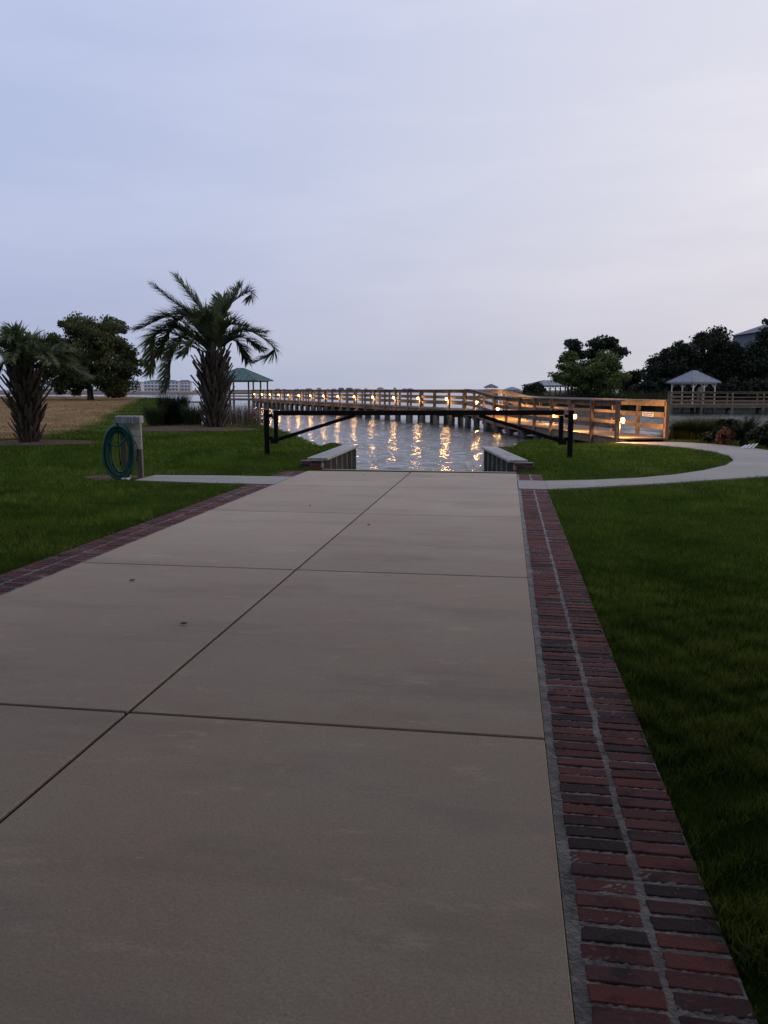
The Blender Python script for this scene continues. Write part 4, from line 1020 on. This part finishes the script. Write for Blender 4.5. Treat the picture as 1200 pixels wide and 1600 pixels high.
# ------------------------------------------------------------------ far buildings
def building(name, label, c, wdt, dep, h_, floors, bays, wallm, roofm, rot=0, roof='flat', group=None, win=True, roof_h=None):
    c = Vector((c[0],c[1],0)); ux = Vector((math.cos(rot),math.sin(rot),0)); uy = Vector((-ux.y,ux.x,0)); z0 = c.z
    root = empty(name, V3(c,0), label, 'building', group)
    P = lambda x,y,z: V3(c+ux*x+uy*y,z)
    def bx_(nm,x0,x1,y0,y1,za,zb,m,par): return MB().quadbox([P(x0,y0,za),P(x1,y0,za),P(x1,y1,za),P(x0,y1,za),P(x0,y0,zb),P(x1,y0,zb),P(x1,y1,zb),P(x0,y1,zb)]).build(nm,m,par)
    wl = bx_('wall',-wdt/2,wdt/2,0,dep,-.5,h_,wallm,root)
    rh = roof_h or h_*.22; o_ = wdt*.015+.25
    rf = MB(); in_ = min(dep*.5, wdt*.25)
    rf.v = [tuple(v) for v in (P(-wdt/2-o_,-o_,h_),P(wdt/2+o_,-o_,h_),P(wdt/2+o_,dep+o_,h_),P(-wdt/2-o_,dep+o_,h_),P(-wdt/2+in_,dep*.5,h_+rh),P(wdt/2-in_,dep*.5,h_+rh))]
    rf.f = [(0,1,5,4),(1,2,5),(2,3,4,5),(3,0,4),(3,2,1,0)]
    rf.build('roof', roofm, root)
    if win:
        fh = h_/floors; bw = wdt/bays
        for f in range(floors):
            for k in range(bays):
                x = -wdt/2+bw*(k+.5); z = fh*(f+.28)
                wn = bx_('window',x-bw*.27,x+bw*.27,-.10,.0-.003,z,z+fh*.52,M['white'],root); regp(wn)
                MB().quadbox([P(x-bw*.22,-.13,z+fh*.05),P(x+bw*.22,-.13,z+fh*.05),P(x+bw*.22,-.104,z+fh*.05),P(x-bw*.22,-.104,z+fh*.05),P(x-bw*.22,-.13,z+fh*.47),P(x+bw*.22,-.13,z+fh*.47),P(x+bw*.22,-.104,z+fh*.47),P(x-bw*.22,-.104,z+fh*.47)]).build('pane',M['glass'],wn)
            if f: bx_('balcony',-wdt/2+.4,wdt/2-.4,-1.2,-.135,fh*f-.1,fh*f+.12,wallm,root)
    return root
gC = 'pale apartment blocks across the marsh'
building('apartment_block', 'wide pale apartment block seen under the left fronds of the tall palm', K(252, 700), 30, 12, 8.4, 3, 10, M['cream'], M['slate'], YAW, group=gC, roof_h=1.6)
building('apartment_block', 'pale apartment block close behind the tall palm trunk', K(288, 705), 11, 12, 8.2, 3, 4, M['cream'], M['slate'], YAW+.1, group=gC, roof_h=1.8)
building('apartment_block', 'pale apartment block half hidden by the rounded field tree', K(205, 715), 18, 12, 7.6, 3, 6, M['cream'], M['slate'], YAW, group=gC, roof_h=1.6)
building('apartment_block', 'pale apartment block beyond the shorter palm', K(75, 720), 30, 12, 7.4, 3, 9, M['cream'], M['slate'], YAW, group=gC, roof_h=1.6)
rng = random.Random(3)
for i in range(18):
    px = 436+i*12+rng.uniform(-5,5)
    building('shore_house', 'tiny pale house on the horizon above the long pier', K(px, 900+rng.uniform(-30,30)), rng.uniform(3,8), 7, rng.uniform(1.2,2.9), 1, 2, M['cream'] if rng.random() < .7 else M['slate'], M['slate'], YAW, group='tiny houses along the far shore', win=False, roof_h=rng.uniform(.6,1.2))
tl = MB()
building('shore_house', 'blue-grey house with white windows behind the dark oaks', K(1234, 90), 6.5, 8, 7.9, 3, 4, M['houseblue'], M['slate'], YAW, roof_h=1.0)

# ------------------------------------------------------------------ person in the grey gazebo
def person(p, z, rot, label):
    bm_ = bpy.data.meshes.new('person'); J = {'pel':(0,0,.95),'wai':(0,0,1.1),'che':(0,0,1.32),'neck':(0,0,1.48),'head':(0,.01,1.60),'crown':(0,0,1.72),
      'hl':(-.09,0,.90),'kl':(-.10,.01,.49),'al':(-.10,-.01,.09),'fl':(-.10,.13,.04),'hr':(.09,0,.90),'kr':(.11,.03,.49),'ar':(.12,.0,.09),'fr':(.13,.14,.04),
      'sl':(-.17,0,1.40),'el':(-.24,-.02,1.13),'wl':(-.22,.08,.90),'hdl':(-.21,.11,.80),'sr':(.17,0,1.40),'er':(.24,-.02,1.13),'wr':(.22,.08,.90),'hdr':(.21,.11,.80)}
    Rr = {'pel':.14,'wai':.125,'che':.15,'neck':.06,'head':.095,'crown':.06,'hl':.095,'kl':.062,'al':.043,'fl':.035,'hr':.095,'kr':.062,'ar':.043,'fr':.035,'sl':.065,'el':.047,'wl':.034,'hdl':.03,'sr':.065,'er':.047,'wr':.034,'hdr':.03}
    E_ = [('pel','wai'),('wai','che'),('che','neck'),('neck','head'),('head','crown'),('pel','hl'),('hl','kl'),('kl','al'),('al','fl'),('pel','hr'),('hr','kr'),('kr','ar'),('ar','fr'),('che','sl'),('sl','el'),('el','wl'),('wl','hdl'),('che','sr'),('sr','er'),('er','wr'),('wr','hdr')]
    k = list(J); bm_.from_pydata([J[a] for a in k], [(k.index(a),k.index(b)) for a,b in E_], [])
    o = bpy.data.objects.new('person', bm_); col.objects.link(o)
    md = o.modifiers.new('skin','SKIN'); sk_ = bm_.skin_vertices[0].data
    for i, a in enumerate(k): sk_[i].radius = (Rr[a], Rr[a]*(.72 if a in ('pel','wai','che') else 1))
    sk_[0].use_root = True
    o.modifiers.new('sub','SUBSURF').levels = 1
    m, t, b = newmat('person_cloth'); tcn = N(t,'ShaderNodeTexCoord'); sx = N(t,'ShaderNodeSeparateXYZ'); lnk(t, tcn.outputs['Object'], sx.inputs[0])
    cr_ = N(t,'ShaderNodeValToRGB'); cr_.color_ramp.interpolation = 'CONSTANT'
    dv = N(t,'ShaderNodeMath',operation='DIVIDE'); dv.inputs[1].default_value = 2; lnk(t, sx.outputs['Z'], dv.inputs[0]); lnk(t, dv.outputs[0], cr_.inputs[0])
    cr_.color_ramp.elements[0].color = (.10,.13,.20,1); cr_.color_ramp.elements[1].position = .49; cr_.color_ramp.elements[1].color = (.38,.33,.36,1)
    for p_, c_ in ((.735,(.30,.18,.13,1)),(.835,(.03,.02,.015,1))): e = cr_.color_ramp.elements.new(p_); e.color = c_
    lnk(t, cr_.outputs[0], b.inputs['Base Color']); bm_.materials.append(m)
    o.location = (p[0], p[1], z); o.rotation_euler = (0,0,rot)
    return tag(o, label, 'person')
person(K(1094.5, 70.6), .34, .4, 'person in pale top and blue trousers standing in the grey-roofed gazebo')

# ------------------------------------------------------------------ fallen leaves on the slabs
for i, (x, y) in enumerate(((-2.55,14.3),(-1.55,9.0),(-2.6,10.4),(-.6,14.6),(-3.0,6.0),(-2.1,4.9))):
    l = MB(); n_ = 8; Lf = .026
    for k in range(n_):
        a = 2*math.pi*k/n_; l.v.append((math.cos(a)*Lf, math.sin(a)*Lf*.5, .006+.012*abs(math.sin(a))+.004*math.cos(a*2)))
    l.v.append((0,0,.005)); l.f = [(k,(k+1)%n_,n_) for k in range(n_)]
    o = l.build('fallen_leaf', M['deadleaf']); o.location = (x,y,0); o.rotation_euler = (0,0,random.uniform(0,6))
    tag(o, 'dry curled brown leaf lying on the concrete driveway', 'leaf', 'fallen leaves on the driveway')
